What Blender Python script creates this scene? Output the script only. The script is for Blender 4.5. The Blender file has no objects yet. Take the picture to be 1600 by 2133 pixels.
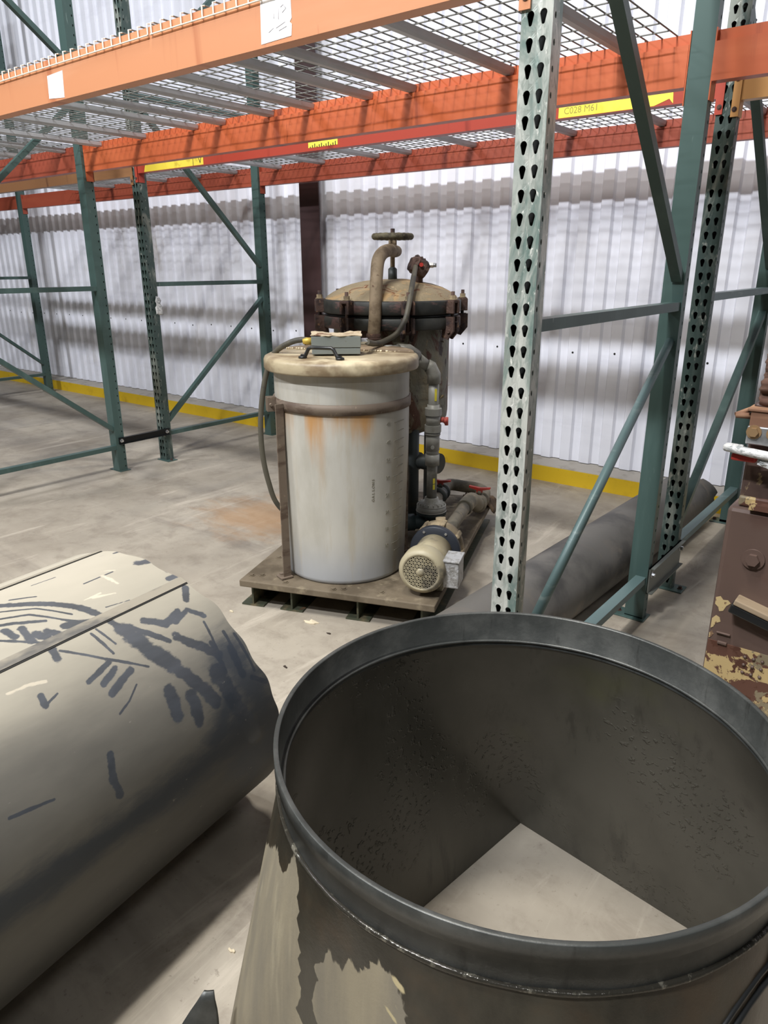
import bpy, bmesh, math, random
import numpy as np
from math import sin, cos, pi, radians
from mathutils import Vector, Matrix, noise

SC = bpy.context.scene
COL = SC.collection

# ------------------------------------------------------------------ camera
W_PX, H_PX = 1600, 2133
F_PX = 1504.87
cam_d = bpy.data.cameras.new('camera')
cam_o = bpy.data.objects.new('camera', cam_d)
COL.objects.link(cam_o)
cam_d.sensor_fit = 'VERTICAL'
cam_d.sensor_height = 36.0
cam_d.lens = 36.0 * F_PX / H_PX
cam_d.clip_start = 0.02
yaw, pitch, roll = radians(38.0768), radians(18.827), radians(-0.0853)
fwd = Vector((-sin(yaw) * cos(pitch), cos(yaw) * cos(pitch), -sin(pitch)))
rgt = Vector((cos(yaw), sin(yaw), 0))
upv = rgt.cross(fwd)
R_ = rgt * cos(roll) + upv * sin(roll)
U_ = -rgt * sin(roll) + upv * cos(roll)
M = Matrix((R_, U_, -fwd)).transposed().to_4x4()
M.translation = Vector((0, 0, 1.4058))
cam_o.matrix_world = M
SC.camera = cam_o

# ------------------------------------------------------------------ light
world = bpy.data.worlds.new('hall_light')
SC.world = world
world.use_nodes = True
bg = world.node_tree.nodes['Background']
bg.inputs[0].default_value = (0.93, 0.97, 1.0, 1)
bg.inputs[1].default_value = 0.035

def area(name, loc, sx, sy, power, col=(1, 0.97, 0.92), target=None):
    d = bpy.data.lights.new(name, 'AREA')
    d.shape = 'RECTANGLE'; d.size = sx; d.size_y = sy; d.energy = power; d.color = col
    o = bpy.data.objects.new(name, d); COL.objects.link(o)
    o.location = loc
    if target:
        o.rotation_euler = (Vector(target) - Vector(loc)).to_track_quat('-Z', 'Y').to_euler()
    return o
area('bay_lamp_over_hopper', (-1.3, 0.55, 6.2), 0.25, 1.2, 190, (1.0, 0.96, 0.89))
area('aisle_lamp_near', (-2.4, -0.8, 6.2), 1.3, 0.15, 110, (1.0, 0.98, 0.93))
area('aisle_lamp_mid', (-1.5, -2.6, 6.2), 1.3, 0.12, 430, (0.94, 0.96, 1.0), target=(-2.6, 3.0, 1.5))
area('aisle_lamp_left', (-7.0, -2.4, 6.2), 1.3, 0.12, 290, (0.93, 0.95, 1.0), target=(-6.6, 3.0, 1.5))
area('aisle_lamp_right', (3.0, -2.6, 6.2), 1.3, 0.12, 60, (0.95, 0.97, 1.0), target=(1.5, 3.0, 1.5))
SC.view_settings.view_transform = 'Standard'
SC.view_settings.look = 'None'
SC.view_settings.gamma = 1.0
SC.view_settings.use_curve_mapping = False
SC.view_settings.exposure = 0.06

# ------------------------------------------------------------------ materials
def srgb(r, g, b):
    f = lambda c: ((c / 255) / 12.92) if c / 255 <= 0.04045 else (((c / 255) + 0.055) / 1.055) ** 2.4
    return (f(r), f(g), f(b), 1)

class NT:
    def __init__(s, name):
        s.m = bpy.data.materials.new(name); s.m.use_nodes = True
        s.t = s.m.node_tree; s.b = s.t.nodes['Principled BSDF']
        tc = s.t.nodes.new('ShaderNodeTexCoord'); s.co = tc.outputs['Object']; s.tc = tc
    def link(s, a, b): s.t.links.new(a, b)
    def noise(s, scale, detail=4, rough=0.55, dist=0.0, co=None, off=0.0):
        n = s.t.nodes.new('ShaderNodeTexNoise'); n.inputs['Detail'].default_value = detail
        n.inputs['Roughness'].default_value = rough; n.inputs['Distortion'].default_value = dist
        mp = s.t.nodes.new('ShaderNodeMapping')
        sc_ = scale if isinstance(scale, (tuple, list)) else (scale,) * 3
        mp.inputs['Scale'].default_value = sc_
        mp.inputs['Location'].default_value = (off, off * 1.7, off * 0.6)
        s.link(co or s.co, mp.inputs['Vector']); s.link(mp.outputs[0], n.inputs['Vector'])
        n.inputs['Scale'].default_value = 1.0
        return n.outputs[0]
    def ramp(s, fac, lo, hi, a=0.0, b=1.0):
        n = s.t.nodes.new('ShaderNodeMapRange'); n.interpolation_type = 'SMOOTHSTEP'
        n.inputs[1].default_value = lo; n.inputs[2].default_value = hi
        n.inputs[3].default_value = a; n.inputs[4].default_value = b
        s.link(fac, n.inputs[0]); return n.outputs[0]
    def math(s, op, a, b=None, c=None):
        n = s.t.nodes.new('ShaderNodeMath'); n.operation = op
        for i, v in enumerate((a, b, c)):
            if v is None: continue
            if isinstance(v, (int, float)): n.inputs[i].default_value = v
            else: s.link(v, n.inputs[i])
        return n.outputs[0]
    def mix(s, fac, a, b):
        n = s.t.nodes.new('ShaderNodeMix'); n.data_type = 'RGBA'
        if isinstance(fac, (int, float)): n.inputs[0].default_value = fac
        else: s.link(fac, n.inputs[0])
        for i, v in ((6, a), (7, b)):
            if isinstance(v, tuple): n.inputs[i].default_value = v
            else: s.link(v, n.inputs[i])
        return n.outputs[2]
    def xyz(s, co=None):
        n = s.t.nodes.new('ShaderNodeSeparateXYZ'); s.link(co or s.co, n.inputs[0]); return n.outputs
    def attr(s, name):
        n = s.t.nodes.new('ShaderNodeAttribute'); n.attribute_name = name; return n.outputs['Fac']
    def color(s, c):
        if isinstance(c, tuple): s.b.inputs['Base Color'].default_value = c
        else: s.link(c, s.b.inputs['Base Color'])
    def rough(s, r):
        if isinstance(r, (int, float)): s.b.inputs['Roughness'].default_value = r
        else: s.link(r, s.b.inputs['Roughness'])
    def metal(s, r):
        if isinstance(r, (int, float)): s.b.inputs['Metallic'].default_value = r
        else: s.link(r, s.b.inputs['Metallic'])
    def bump(s, h, strength=0.3, dist=0.01):
        n = s.t.nodes.new('ShaderNodeBump'); n.inputs['Strength'].default_value = strength
        n.inputs['Distance'].default_value = dist
        s.link(h, n.inputs['Height']); s.link(n.outputs[0], s.b.inputs['Normal'])

def mk(name, base, rough=0.6, metal=0.0, layers=(), bump=None, rl=None):
    """base colour, then layers (colour, scale, lo, hi[, detail, distortion]) laid over it by noise"""
    n = NT(name)
    c = base
    for i, L in enumerate(layers):
        col, sc_, lo, hi = L[:4]
        det = L[4] if len(L) > 4 else 5
        dist = L[5] if len(L) > 5 else 0.0
        f = n.ramp(n.noise(sc_, det, 0.6, dist, off=3.1 * (i + 1)), lo, hi)
        c = n.mix(f, c, col)
    n.color(c); n.rough(rough); n.metal(metal)
    if rl: n.rough(n.ramp(n.noise(rl[0], 4), 0.35, 0.65, rl[1], rl[2]))
    if bump: n.bump(n.noise(bump[0], 5), bump[1], bump[2])
    return n.m

MAT = {}
# concrete floor
n = NT('concrete')
co = n.co
c = n.mix(n.ramp(n.noise(1.3, 6, 0.6), 0.35, 0.65), srgb(152, 143, 129), srgb(174, 165, 150))
c = n.mix(n.ramp(n.noise(7, 8, 0.7, 0.4, off=4), 0.45, 0.7, 0, 0.55), c, srgb(128, 118, 105))
c = n.mix(n.ramp(n.noise((0.5, 2.6, 1), 5, 0.6, 0.8, off=9), 0.5, 0.72, 0, 0.5), c, srgb(112, 103, 94))
c = n.mix(n.ramp(n.noise((9, 1.2, 1), 6, 0.65, 1.0, off=2), 0.56, 0.72, 0, 0.45), c, srgb(206, 196, 180))
c = n.mix(n.ramp(n.noise(60, 3, 0.7, off=2), 0.62, 0.75, 0, 0.5), c, srgb(110, 100, 88))
P = n.xyz()
dx = n.math('MULTIPLY', n.math('ADD', P[0], 3.05), 1.3); dy = n.math('MULTIPLY', n.math('SUBTRACT', P[1], 2.75), 1.6)
r = n.math('SQRT', n.math('ADD', n.math('MULTIPLY', dx, dx), n.math('MULTIPLY', dy, dy)))
r = n.math('ADD', r, n.math('MULTIPLY', n.math('SUBTRACT', n.noise((4, 9, 4), 6, 0.7, off=7), 0.5), 1.3))
c = n.mix(n.ramp(r, 0.15, 0.75, 0.6, 0.0), c, srgb(160, 118, 70))
n.color(c)
n.rough(n.ramp(n.noise(3, 5, off=3), 0.3, 0.7, 0.42, 0.7))
n.bump(n.noise(45, 8, 0.7), 0.12, 0.004)
MAT['floor'] = n.m
MAT['wall'] = mk('white_liner_panel', srgb(232, 234, 243), 0.35, 0.0, [(srgb(216, 218, 228), (1.2, 1.2, 6), 0.5, 0.8), (srgb(196, 192, 188), (3, 3, 1), 0.62, 0.8)])
MAT['bare_wall'] = mk('dark_insulation', srgb(70, 70, 72), 0.9)
MAT['curb_top'] = mk('grey_curb', srgb(176, 170, 160), 0.8, 0, [(srgb(150, 143, 132), 8, 0.5, 0.7)], (60, 0.2, 0.005))
MAT['curb_yellow'] = mk('yellow_curb_paint', srgb(214, 178, 30), 0.55, 0, [(srgb(186, 150, 28), 5, 0.5, 0.7), (srgb(120, 104, 60), 30, 0.66, 0.74)], (40, 0.15, 0.004))
# galvanised + green uprights
MAT['green'] = mk('green_rack_paint', srgb(68, 90, 86), 0.42, 0.1, [(srgb(80, 102, 98), (8, 8, 1.2), 0.5, 0.7), (srgb(112, 132, 126), (40, 40, 6), 0.68, 0.76), (srgb(130, 104, 70), 12, 0.76, 0.8)], (20, 0.05, 0.002))
MAT['worn'] = mk('worn_green_galvanised', srgb(118, 138, 131), 0.36, 0.25, [(srgb(206, 208, 200), (9, 9, 2.2), 0.38, 0.58, 8, 1.5), (srgb(150, 158, 150), (40, 40, 14), 0.5, 0.66, 6, 1.0), (srgb(240, 240, 232), (60, 60, 30), 0.6, 0.7, 6, 1.0)], (30, 0.1, 0.003))
MAT['half_worn'] = mk('dull_green_galvanised', srgb(66, 82, 78), 0.4, 0.25, [(srgb(128, 134, 126), (9, 9, 3), 0.5, 0.66, 8, 1.2), (srgb(160, 164, 156), (50, 50, 20), 0.6, 0.7)], (30, 0.08, 0.003))
MAT['pale_strut'] = mk('pale_green_paint', srgb(92, 114, 114), 0.4, 0.1, [(srgb(122, 138, 136), (5, 5, 30), 0.55, 0.7)], (20, 0.05, 0.002))
MAT['inside'] = mk('inside_steel_shade', srgb(26, 28, 26), 0.8)  # unpainted insides taken near-black, standing in for shade behind holes and grille
# beams
def beam_mat(name, base, dark, hi):
    return mk(name, base, 0.42, 0.05, [(hi, (0.9, 3, 6), 0.5, 0.75), (dark, (7, 2, 0.7), 0.58, 0.74, 5, 0.6), (dark, (26, 4, 4), 0.66, 0.76)], (18, 0.05, 0.002))
MAT['beam_light'] = beam_mat('pale_orange_paint', srgb(206, 142, 102), srgb(186, 118, 82), srgb(212, 152, 114))
MAT['beam_orange'] = beam_mat('orange_paint', srgb(184, 92, 54), srgb(132, 62, 38), srgb(194, 104, 64))
MAT['beam_red'] = beam_mat('red_orange_paint', srgb(152, 72, 52), srgb(112, 50, 38), srgb(164, 82, 58))
MAT['beam_crimson'] = beam_mat('red_paint', srgb(160, 62, 46), srgb(128, 46, 34), srgb(170, 72, 52))
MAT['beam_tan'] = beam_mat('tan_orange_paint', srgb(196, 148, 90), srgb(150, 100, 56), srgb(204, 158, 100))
MAT['beam_tan_shaded'] = beam_mat('shaded_tan_orange_paint', srgb(128, 92, 62), srgb(92, 62, 44), srgb(150, 110, 72))  # tan beam paint darkened; the left bay's shade is in the colour
MAT['tape'] = mk('yellow_tape', srgb(240, 226, 78), 0.5, 0, [(srgb(222, 204, 60), 14, 0.5, 0.7)])
MAT['tape_dirty'] = mk('scuffed_yellow_tape', srgb(222, 202, 70), 0.5, 0, [(srgb(190, 170, 56), 20, 0.5, 0.7), (srgb(60, 48, 30), (40, 40, 60), 0.68, 0.72)])
MAT['ink'] = mk('black_ink', srgb(24, 24, 22), 0.6)
MAT['ink_faint'] = mk('faded_ink', srgb(150, 140, 60), 0.6)
MAT['pencil'] = mk('faint_pencil', srgb(176, 174, 176), 0.7)
MAT['paper'] = mk('white_paper', srgb(238, 236, 238), 0.7, 0, [(srgb(216, 214, 216), 30, 0.6, 0.75)])
MAT['zinc'] = mk('zinc_plated_steel', srgb(196, 198, 200), 0.3, 0.75, [(srgb(160, 162, 164), 12, 0.45, 0.65)])
MAT['channel'] = mk('galvanised_channel', srgb(184, 188, 192), 0.45, 0.1, [(srgb(164, 168, 172), (6, 2, 6), 0.45, 0.65)], None)
MAT['wire'] = mk('deck_wire_shaded', srgb(120, 120, 116), 0.45, 0.2)  # deck wire darkened for its shaded underside
MAT['wire_lit'] = mk('deck_wire_lit', srgb(236, 226, 206), 0.5, 0.0)  # same wire painted pale for its lit front edge
MAT['bolt'] = mk('bright_bolt', srgb(210, 212, 214), 0.25, 0.9)
MAT['black'] = mk('black_steel', srgb(22, 24, 26), 0.4, 0.3)
MAT['black_plastic'] = mk('black_plastic', srgb(34, 35, 35), 0.35, 0, [(srgb(70, 68, 62), 20, 0.55, 0.7)])
MAT['grey_spacer'] = mk('grey_green_steel', srgb(120, 124, 118), 0.5, 0.3)
MAT['column'] = mk('dark_brown_column_paint', srgb(58, 40, 40), 0.45, 0.1, [(srgb(70, 50, 50), (3, 3, 1), 0.5, 0.7)])
# skid group
MAT['skid'] = mk('dusty_brown_steel', srgb(116, 104, 86), 0.7, 0.1, [(srgb(88, 77, 61), 5, 0.42, 0.62), (srgb(140, 128, 106), (14, 14, 14), 0.55, 0.7), (srgb(66, 60, 52), 3, 0.62, 0.75)], (30, 0.25, 0.005))
MAT['skid_green'] = mk('dull_olive_steel', srgb(72, 76, 60), 0.6, 0.2, [(srgb(110, 100, 76), 14, 0.5, 0.66), (srgb(122, 70, 44), 9, 0.64, 0.72)], (40, 0.2, 0.004))
MAT['rust'] = mk('rusty_cast_iron', srgb(82, 62, 54), 0.8, 0.1, [(srgb(52, 42, 42), 16, 0.45, 0.6), (srgb(134, 104, 80), 34, 0.6, 0.7)], (60, 0.6, 0.008))
MAT['rust_dark'] = mk('blackened_flange', srgb(54, 54, 50), 0.55, 0.1, [(srgb(38, 40, 38), 6, 0.4, 0.6), (srgb(92, 70, 66), (5, 5, 14), 0.52, 0.6)], (30, 0.3, 0.005))
MAT['davit'] = mk('dusty_brown_pipe', srgb(136, 120, 98), 0.75, 0, [(srgb(108, 92, 72), 14, 0.5, 0.65), (srgb(84, 60, 44), 30, 0.62, 0.7)], (50, 0.3, 0.004))
MAT['wheel'] = mk('dirty_olive_wheel', srgb(94, 88, 68), 0.8, 0, [(srgb(64, 58, 46), 30, 0.45, 0.6), (srgb(128, 116, 88), 60, 0.6, 0.7)], (60, 0.6, 0.005))
MAT['dome'] = mk('peeling_vessel_dome', srgb(140, 126, 100), 0.75, 0, [(srgb(168, 140, 100), (5, 5, 9), 0.5, 0.62, 8, 1.2), (srgb(110, 70, 44), (10, 10, 16), 0.58, 0.66, 8, 1.0), (srgb(200, 176, 140), (16, 16, 30), 0.64, 0.7, 8, 1.5)], (18, 0.5, 0.02))
MAT['vessel'] = mk('peeling_vessel_paint', srgb(116, 114, 100), 0.6, 0, [(srgb(136, 126, 102), 4, 0.45, 0.62), (srgb(92, 62, 48), (7, 7, 3.5), 0.52, 0.58, 8, 1.0), (srgb(58, 42, 36), (14, 14, 8), 0.6, 0.66, 8), (srgb(176, 150, 112), (26, 26, 18), 0.64, 0.69, 8, 1.0)], (16, 0.6, 0.02))
MAT['dark_pipe'] = mk('dark_grey_pipe', srgb(62, 68, 68), 0.5, 0.05, [(srgb(84, 80, 68), 6, 0.5, 0.7)])
MAT['blue_pipe'] = mk('blue_grey_pipe', srgb(66, 80, 84), 0.5, 0.05, [(srgb(86, 92, 88), 6, 0.5, 0.7)])
MAT['pvc'] = mk('grey_pvc', srgb(160, 160, 155), 0.45, 0, [(srgb(112, 110, 98), 6, 0.5, 0.7)], None)
MAT['pvc_dusty'] = mk('dusty_grey_pvc', srgb(130, 122, 106), 0.65, 0, [(srgb(92, 88, 76), 7, 0.5, 0.65), (srgb(150, 136, 112), 18, 0.6, 0.7)], (40, 0.15, 0.003))
MAT['red_plastic'] = mk('red_valve_plastic', srgb(176, 54, 46), 0.45, 0, [(srgb(120, 50, 42), 12, 0.5, 0.7)])
MAT['pink_knob'] = mk('faded_red_plastic', srgb(204, 92, 82), 0.5)
MAT['motor'] = mk('cream_motor_paint', srgb(174, 164, 136), 0.5, 0.05, [(srgb(158, 146, 118), 8, 0.46, 0.66), (srgb(112, 106, 92), 9, 0.5, 0.66)], (30, 0.1, 0.003))
MAT['volute'] = mk('dusty_pump_casting', srgb(156, 140, 112), 0.7, 0, [(srgb(112, 100, 80), 10, 0.48, 0.62), (srgb(64, 66, 66), 16, 0.62, 0.7)], (50, 0.4, 0.006))
MAT['blue_ring'] = mk('dark_blue_casting', srgb(46, 50, 58), 0.5, 0.2, [(srgb(72, 66, 62), 12, 0.55, 0.7)])
MAT['hammered'] = mk('hammered_silver_box', srgb(190, 190, 190), 0.4, 0.3, [(srgb(160, 158, 154), 40, 0.5, 0.6)], (90, 0.9, 0.006))
MAT['lid'] = mk('yellowed_plastic_lid', srgb(182, 168, 138), 0.45, 0, [(srgb(132, 114, 88), (4, 4, 9), 0.4, 0.6), (srgb(212, 198, 166), 3, 0.56, 0.72)], (20, 0.05, 0.002))
MAT['lid_back'] = mk('brown_dusty_lid', srgb(140, 122, 98), 0.75, 0, [(srgb(112, 96, 76), 7, 0.45, 0.65)], (30, 0.15, 0.003))
MAT['bead'] = mk('cream_weld_bead', srgb(222, 208, 178), 0.6)
MAT['band'] = mk('dusty_brown_strap', srgb(120, 106, 92), 0.6, 0.15, [(srgb(92, 76, 64), (6, 6, 20), 0.46, 0.62), (srgb(146, 130, 110), 26, 0.6, 0.7)], (40, 0.2, 0.003))
MAT['box_grey'] = mk('grey_enamel_box', srgb(124, 130, 126), 0.5, 0.05, [(srgb(100, 88, 74), 14, 0.64, 0.68, 8), (srgb(140, 142, 134), 5, 0.5, 0.7)], (30, 0.1, 0.003))
MAT['box_top'] = mk('peeling_cream_paint', srgb(194, 178, 150), 0.7, 0, [(srgb(116, 84, 62), (18, 18, 18), 0.56, 0.6, 8), (srgb(150, 130, 104), 8, 0.5, 0.64)], (30, 0.4, 0.005))
MAT['conduit'] = mk('dark_grey_conduit', srgb(86, 82, 70), 0.6, 0, [(srgb(66, 64, 58), 10, 0.5, 0.65)])
MAT['fitting'] = mk('yellow_brass_fitting', srgb(200, 172, 78), 0.45, 0.3)
MAT['rag'] = mk('brown_dirty_rag', srgb(112, 92, 72), 0.95, 0, [(srgb(82, 66, 52), 20, 0.45, 0.6)], (30, 0.5, 0.01))
# brown machine
MAT['brown'] = mk('brown_machine_enamel', srgb(98, 80, 72), 0.45, 0.05, [(srgb(92, 70, 62), 4, 0.5, 0.7), (srgb(196, 172, 120), (5.5, 5.5, 4.5), 0.60, 0.61, 9, 0.4), (srgb(120, 100, 80), 40, 0.68, 0.74)], (40, 0.12, 0.003))
MAT['brown_flaking'] = mk('flaking_brown_paint', srgb(96, 66, 54), 0.5, 0.05, [(srgb(190, 166, 118), (8, 8, 8), 0.5, 0.515, 10, 0.5), (srgb(134, 122, 98), (10, 10, 10), 0.58, 0.6, 8, 0.5), (srgb(84, 54, 42), (22, 22, 22), 0.58, 0.6, 8)], (24, 0.3, 0.004))
MAT['brown_dark'] = mk('dark_brown_paint', srgb(74, 58, 54), 0.5, 0.05, [(srgb(190, 170, 128), (9, 9, 9), 0.6, 0.615, 9, 0.6), (srgb(88, 70, 62), 5, 0.5, 0.7)], (30, 0.2, 0.003))
MAT['cloth'] = mk('brown_crumpled_cloth', srgb(98, 74, 62), 0.9, 0, [(srgb(84, 58, 48), 8, 0.45, 0.65)], (25, 0.4, 0.01))
MAT['cardboard'] = mk('brown_cardboard', srgb(122, 88, 68), 0.8, 0, [(srgb(166, 128, 98), (3, 3, 30), 0.5, 0.66)])
MAT['red_print'] = mk('red_label', srgb(196, 158, 126), 0.6, 0, [(srgb(196, 82, 70), (3, 16, 30), 0.48, 0.54)])
MAT['motor_bolt'] = mk('brown_zinc_bolt', srgb(150, 122, 88), 0.5, 0.3)
MAT['tank_mark'] = mk('moulded_tank_mark', srgb(140, 136, 122), 0.5)
MAT['dust_strip'] = mk('dusty_lap_strip', srgb(150, 143, 128), 0.6, 0, [(srgb(96, 94, 90), (9, 3, 9), 0.5, 0.62)])
MAT['wet_bead'] = mk('wet_black_bead', srgb(60, 57, 50), 0.14, 0.3, [(srgb(120, 116, 104), 60, 0.56, 0.66)], (90, 0.5, 0.003))
MAT['primer'] = mk('cream_primer', srgb(190, 168, 122), 0.7, 0, [(srgb(120, 92, 70), 60, 0.56, 0.6)])
MAT['film'] = mk('crumpled_white_film', srgb(222, 222, 220), 0.25, 0, [(srgb(160, 164, 164), (24, 24, 50), 0.5, 0.62, 8, 2.0)], (30, 0.8, 0.01))
MAT['tan_wood'] = mk('pale_wood_strip', srgb(150, 132, 108), 0.7, 0, [(srgb(128, 110, 88), (2, 20, 20), 0.5, 0.65)])
MAT['flake'] = mk('paint_chip', srgb(214, 200, 172), 0.8)
MAT['chip_dark'] = mk('dark_crumb', srgb(58, 48, 40), 0.9)
MAT['pipe_black'] = mk('dusty_black_pipe', srgb(98, 95, 90), 0.55, 0.0, [(srgb(66, 64, 62), (3, 3, 3), 0.45, 0.65), (srgb(112, 104, 94), (2, 7, 7), 0.54, 0.72, 6, 0.6), (srgb(150, 148, 140), 50, 0.72, 0.78)], (30, 0.1, 0.004))
MAT['duct_in'] = mk('black_duct_inside', srgb(30, 31, 30), 0.6)

# large cylinder: dusty black plastic, toned darker towards the bottom; 'clear' holds where the dust has been rubbed off
n = NT('dusty_black_plastic')
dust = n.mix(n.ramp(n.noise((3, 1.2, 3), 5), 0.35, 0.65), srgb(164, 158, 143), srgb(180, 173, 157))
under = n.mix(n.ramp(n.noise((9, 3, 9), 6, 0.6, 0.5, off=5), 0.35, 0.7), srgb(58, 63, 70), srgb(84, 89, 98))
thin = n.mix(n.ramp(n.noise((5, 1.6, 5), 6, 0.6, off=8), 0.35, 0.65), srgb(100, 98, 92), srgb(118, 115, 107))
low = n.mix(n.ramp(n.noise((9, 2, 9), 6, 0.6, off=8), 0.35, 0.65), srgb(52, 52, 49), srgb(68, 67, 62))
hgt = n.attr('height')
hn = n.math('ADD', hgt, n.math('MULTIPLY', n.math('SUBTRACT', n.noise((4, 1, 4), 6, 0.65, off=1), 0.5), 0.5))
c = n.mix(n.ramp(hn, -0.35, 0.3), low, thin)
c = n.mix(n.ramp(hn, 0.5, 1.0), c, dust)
mk_ = n.math('ADD', n.attr('clear'), n.math('MULTIPLY', n.math('SUBTRACT', n.noise((60, 25, 60), 6, 0.7, off=2), 0.5), 0.9))
c = n.mix(n.ramp(mk_, 0.42, 0.62, 0, 0.92), c, under)
sf = n.math('ADD', n.attr('soft'), n.math('MULTIPLY', n.math('SUBTRACT', n.noise((18, 5, 18), 7, 0.7, off=12), 0.5), 1.3))
c = n.mix(n.ramp(sf, 0.3, 0.9, 0, 0.85), c, srgb(52, 60, 70))
wf = n.math('ADD', n.attr('pale'), n.math('MULTIPLY', n.math('SUBTRACT', n.noise((50, 14, 50), 7, 0.7, off=22), 0.5), 1.6))
c = n.mix(n.ramp(wf, 0.6, 0.85, 0, 0.8), c, srgb(206, 196, 176))
c = n.mix(n.ramp(n.noise((90, 40, 90), 4, 0.6, off=31), 0.7, 0.76, 0, 0.55), c, srgb(150, 146, 138))
n.color(c); n.rough(n.ramp(mk_, 0.4, 0.65, 0.5, 0.36)); n.bump(n.noise((30, 8, 30), 5), 0.05, 0.004)
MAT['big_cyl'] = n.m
# hopper outer skin: wet soot runs over beige powder
n = NT('hopper_outer_skin')
P = n.xyz()
dry = n.mix(n.ramp(n.noise((14, 14, 1.5), 6, 0.6), 0.35, 0.68), srgb(150, 140, 118), srgb(128, 121, 106))
dry = n.mix(n.ramp(n.noise((40, 40, 2), 6, 0.6, off=3), 0.52, 0.7, 0, 0.6), dry, srgb(166, 156, 132))
wet = n.mix(n.ramp(n.noise((9, 9, 4), 6, 0.6, off=6), 0.35, 0.7), srgb(44, 41, 34), srgb(66, 62, 52))
wet = n.mix(n.ramp(n.noise((5, 5, 5), 5, 0.6, off=16), 0.5, 0.7, 0, 0.7), wet, srgb(74, 60, 44))
w = n.math('ADD', n.attr('wet'), n.math('MULTIPLY', n.math('SUBTRACT', n.noise((70, 70, 9), 5, 0.6, off=2), 0.5), 0.55))
wm = n.ramp(w, 0.46, 0.54)
c = n.mix(wm, dry, wet)
cm = n.math('ADD', n.attr('cream'), n.math('MULTIPLY', n.math('SUBTRACT', n.noise((60, 60, 9), 5, 0.6, off=12), 0.5), 0.6))
c = n.mix(n.ramp(cm, 0.4, 0.6), c, srgb(186, 172, 134))
n.color(c); n.rough(n.ramp(w, 0.46, 0.54, 0.55, 0.3)); n.bump(n.noise(60, 6, 0.7), 0.15, 0.004)
MAT['hop_out'] = n.m
n = NT('hopper_ring_steel')
c = n.mix(n.ramp(n.noise((8, 8, 8), 7, 0.65), 0.4, 0.66), srgb(62, 64, 62), srgb(86, 87, 84))
c = n.mix(n.ramp(n.noise((30, 30, 4), 7, 0.7, off=4), 0.56, 0.66, 0, 0.5), c, srgb(40, 40, 37))
n.color(c); n.rough(0.38); n.metal(0.25); n.bump(n.noise(80, 6, 0.7), 0.2, 0.003)
MAT['hop_ring'] = n.m
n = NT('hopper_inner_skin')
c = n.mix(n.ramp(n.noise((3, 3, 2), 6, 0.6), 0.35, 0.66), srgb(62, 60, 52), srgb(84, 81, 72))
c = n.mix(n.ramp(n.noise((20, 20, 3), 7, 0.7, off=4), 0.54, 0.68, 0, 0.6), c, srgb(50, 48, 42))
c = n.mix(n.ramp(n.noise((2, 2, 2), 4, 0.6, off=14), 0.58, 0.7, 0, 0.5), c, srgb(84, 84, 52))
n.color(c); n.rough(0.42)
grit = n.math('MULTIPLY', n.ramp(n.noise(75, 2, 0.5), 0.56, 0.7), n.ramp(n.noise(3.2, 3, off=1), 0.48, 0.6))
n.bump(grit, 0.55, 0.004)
MAT['hop_in'] = n.m
# plastic tank shell
n = NT('milky_plastic_tank')
P = n.xyz()
c = n.mix(n.ramp(n.noise((5, 5, 2), 6, 0.6), 0.35, 0.65), srgb(176, 172, 160), srgb(196, 193, 183))
c = n.mix(n.ramp(P[2], 0.02, 0.24, 0.75, 0.0), c, srgb(168, 172, 178))
c = n.mix(n.ramp(n.noise((12, 12, 1.2), 6, 0.7, off=5), 0.5, 0.68, 0, 0.5), c, srgb(176, 164, 138))
st = n.math('ADD', n.attr('stain'), n.math('MULTIPLY', n.math('SUBTRACT', n.noise((26, 26, 2.5), 5, 0.6, off=2), 0.5), 0.9))
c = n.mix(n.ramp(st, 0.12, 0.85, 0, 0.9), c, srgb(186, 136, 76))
dk = n.math('ADD', n.attr('side_shade'), n.math('MULTIPLY', n.math('SUBTRACT', n.noise((9, 9, 2.5), 6, 0.65, off=9), 0.5), 0.7))
c = n.mix(n.ramp(dk, 0.2, 1.0, 0, 0.8), c, srgb(98, 92, 76))  # right-hand shade mixed into the shell colour
n.color(c); n.rough(0.42); n.b.inputs['Subsurface Weight'].default_value = 0.0
MAT['tank'] = n.m

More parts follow.
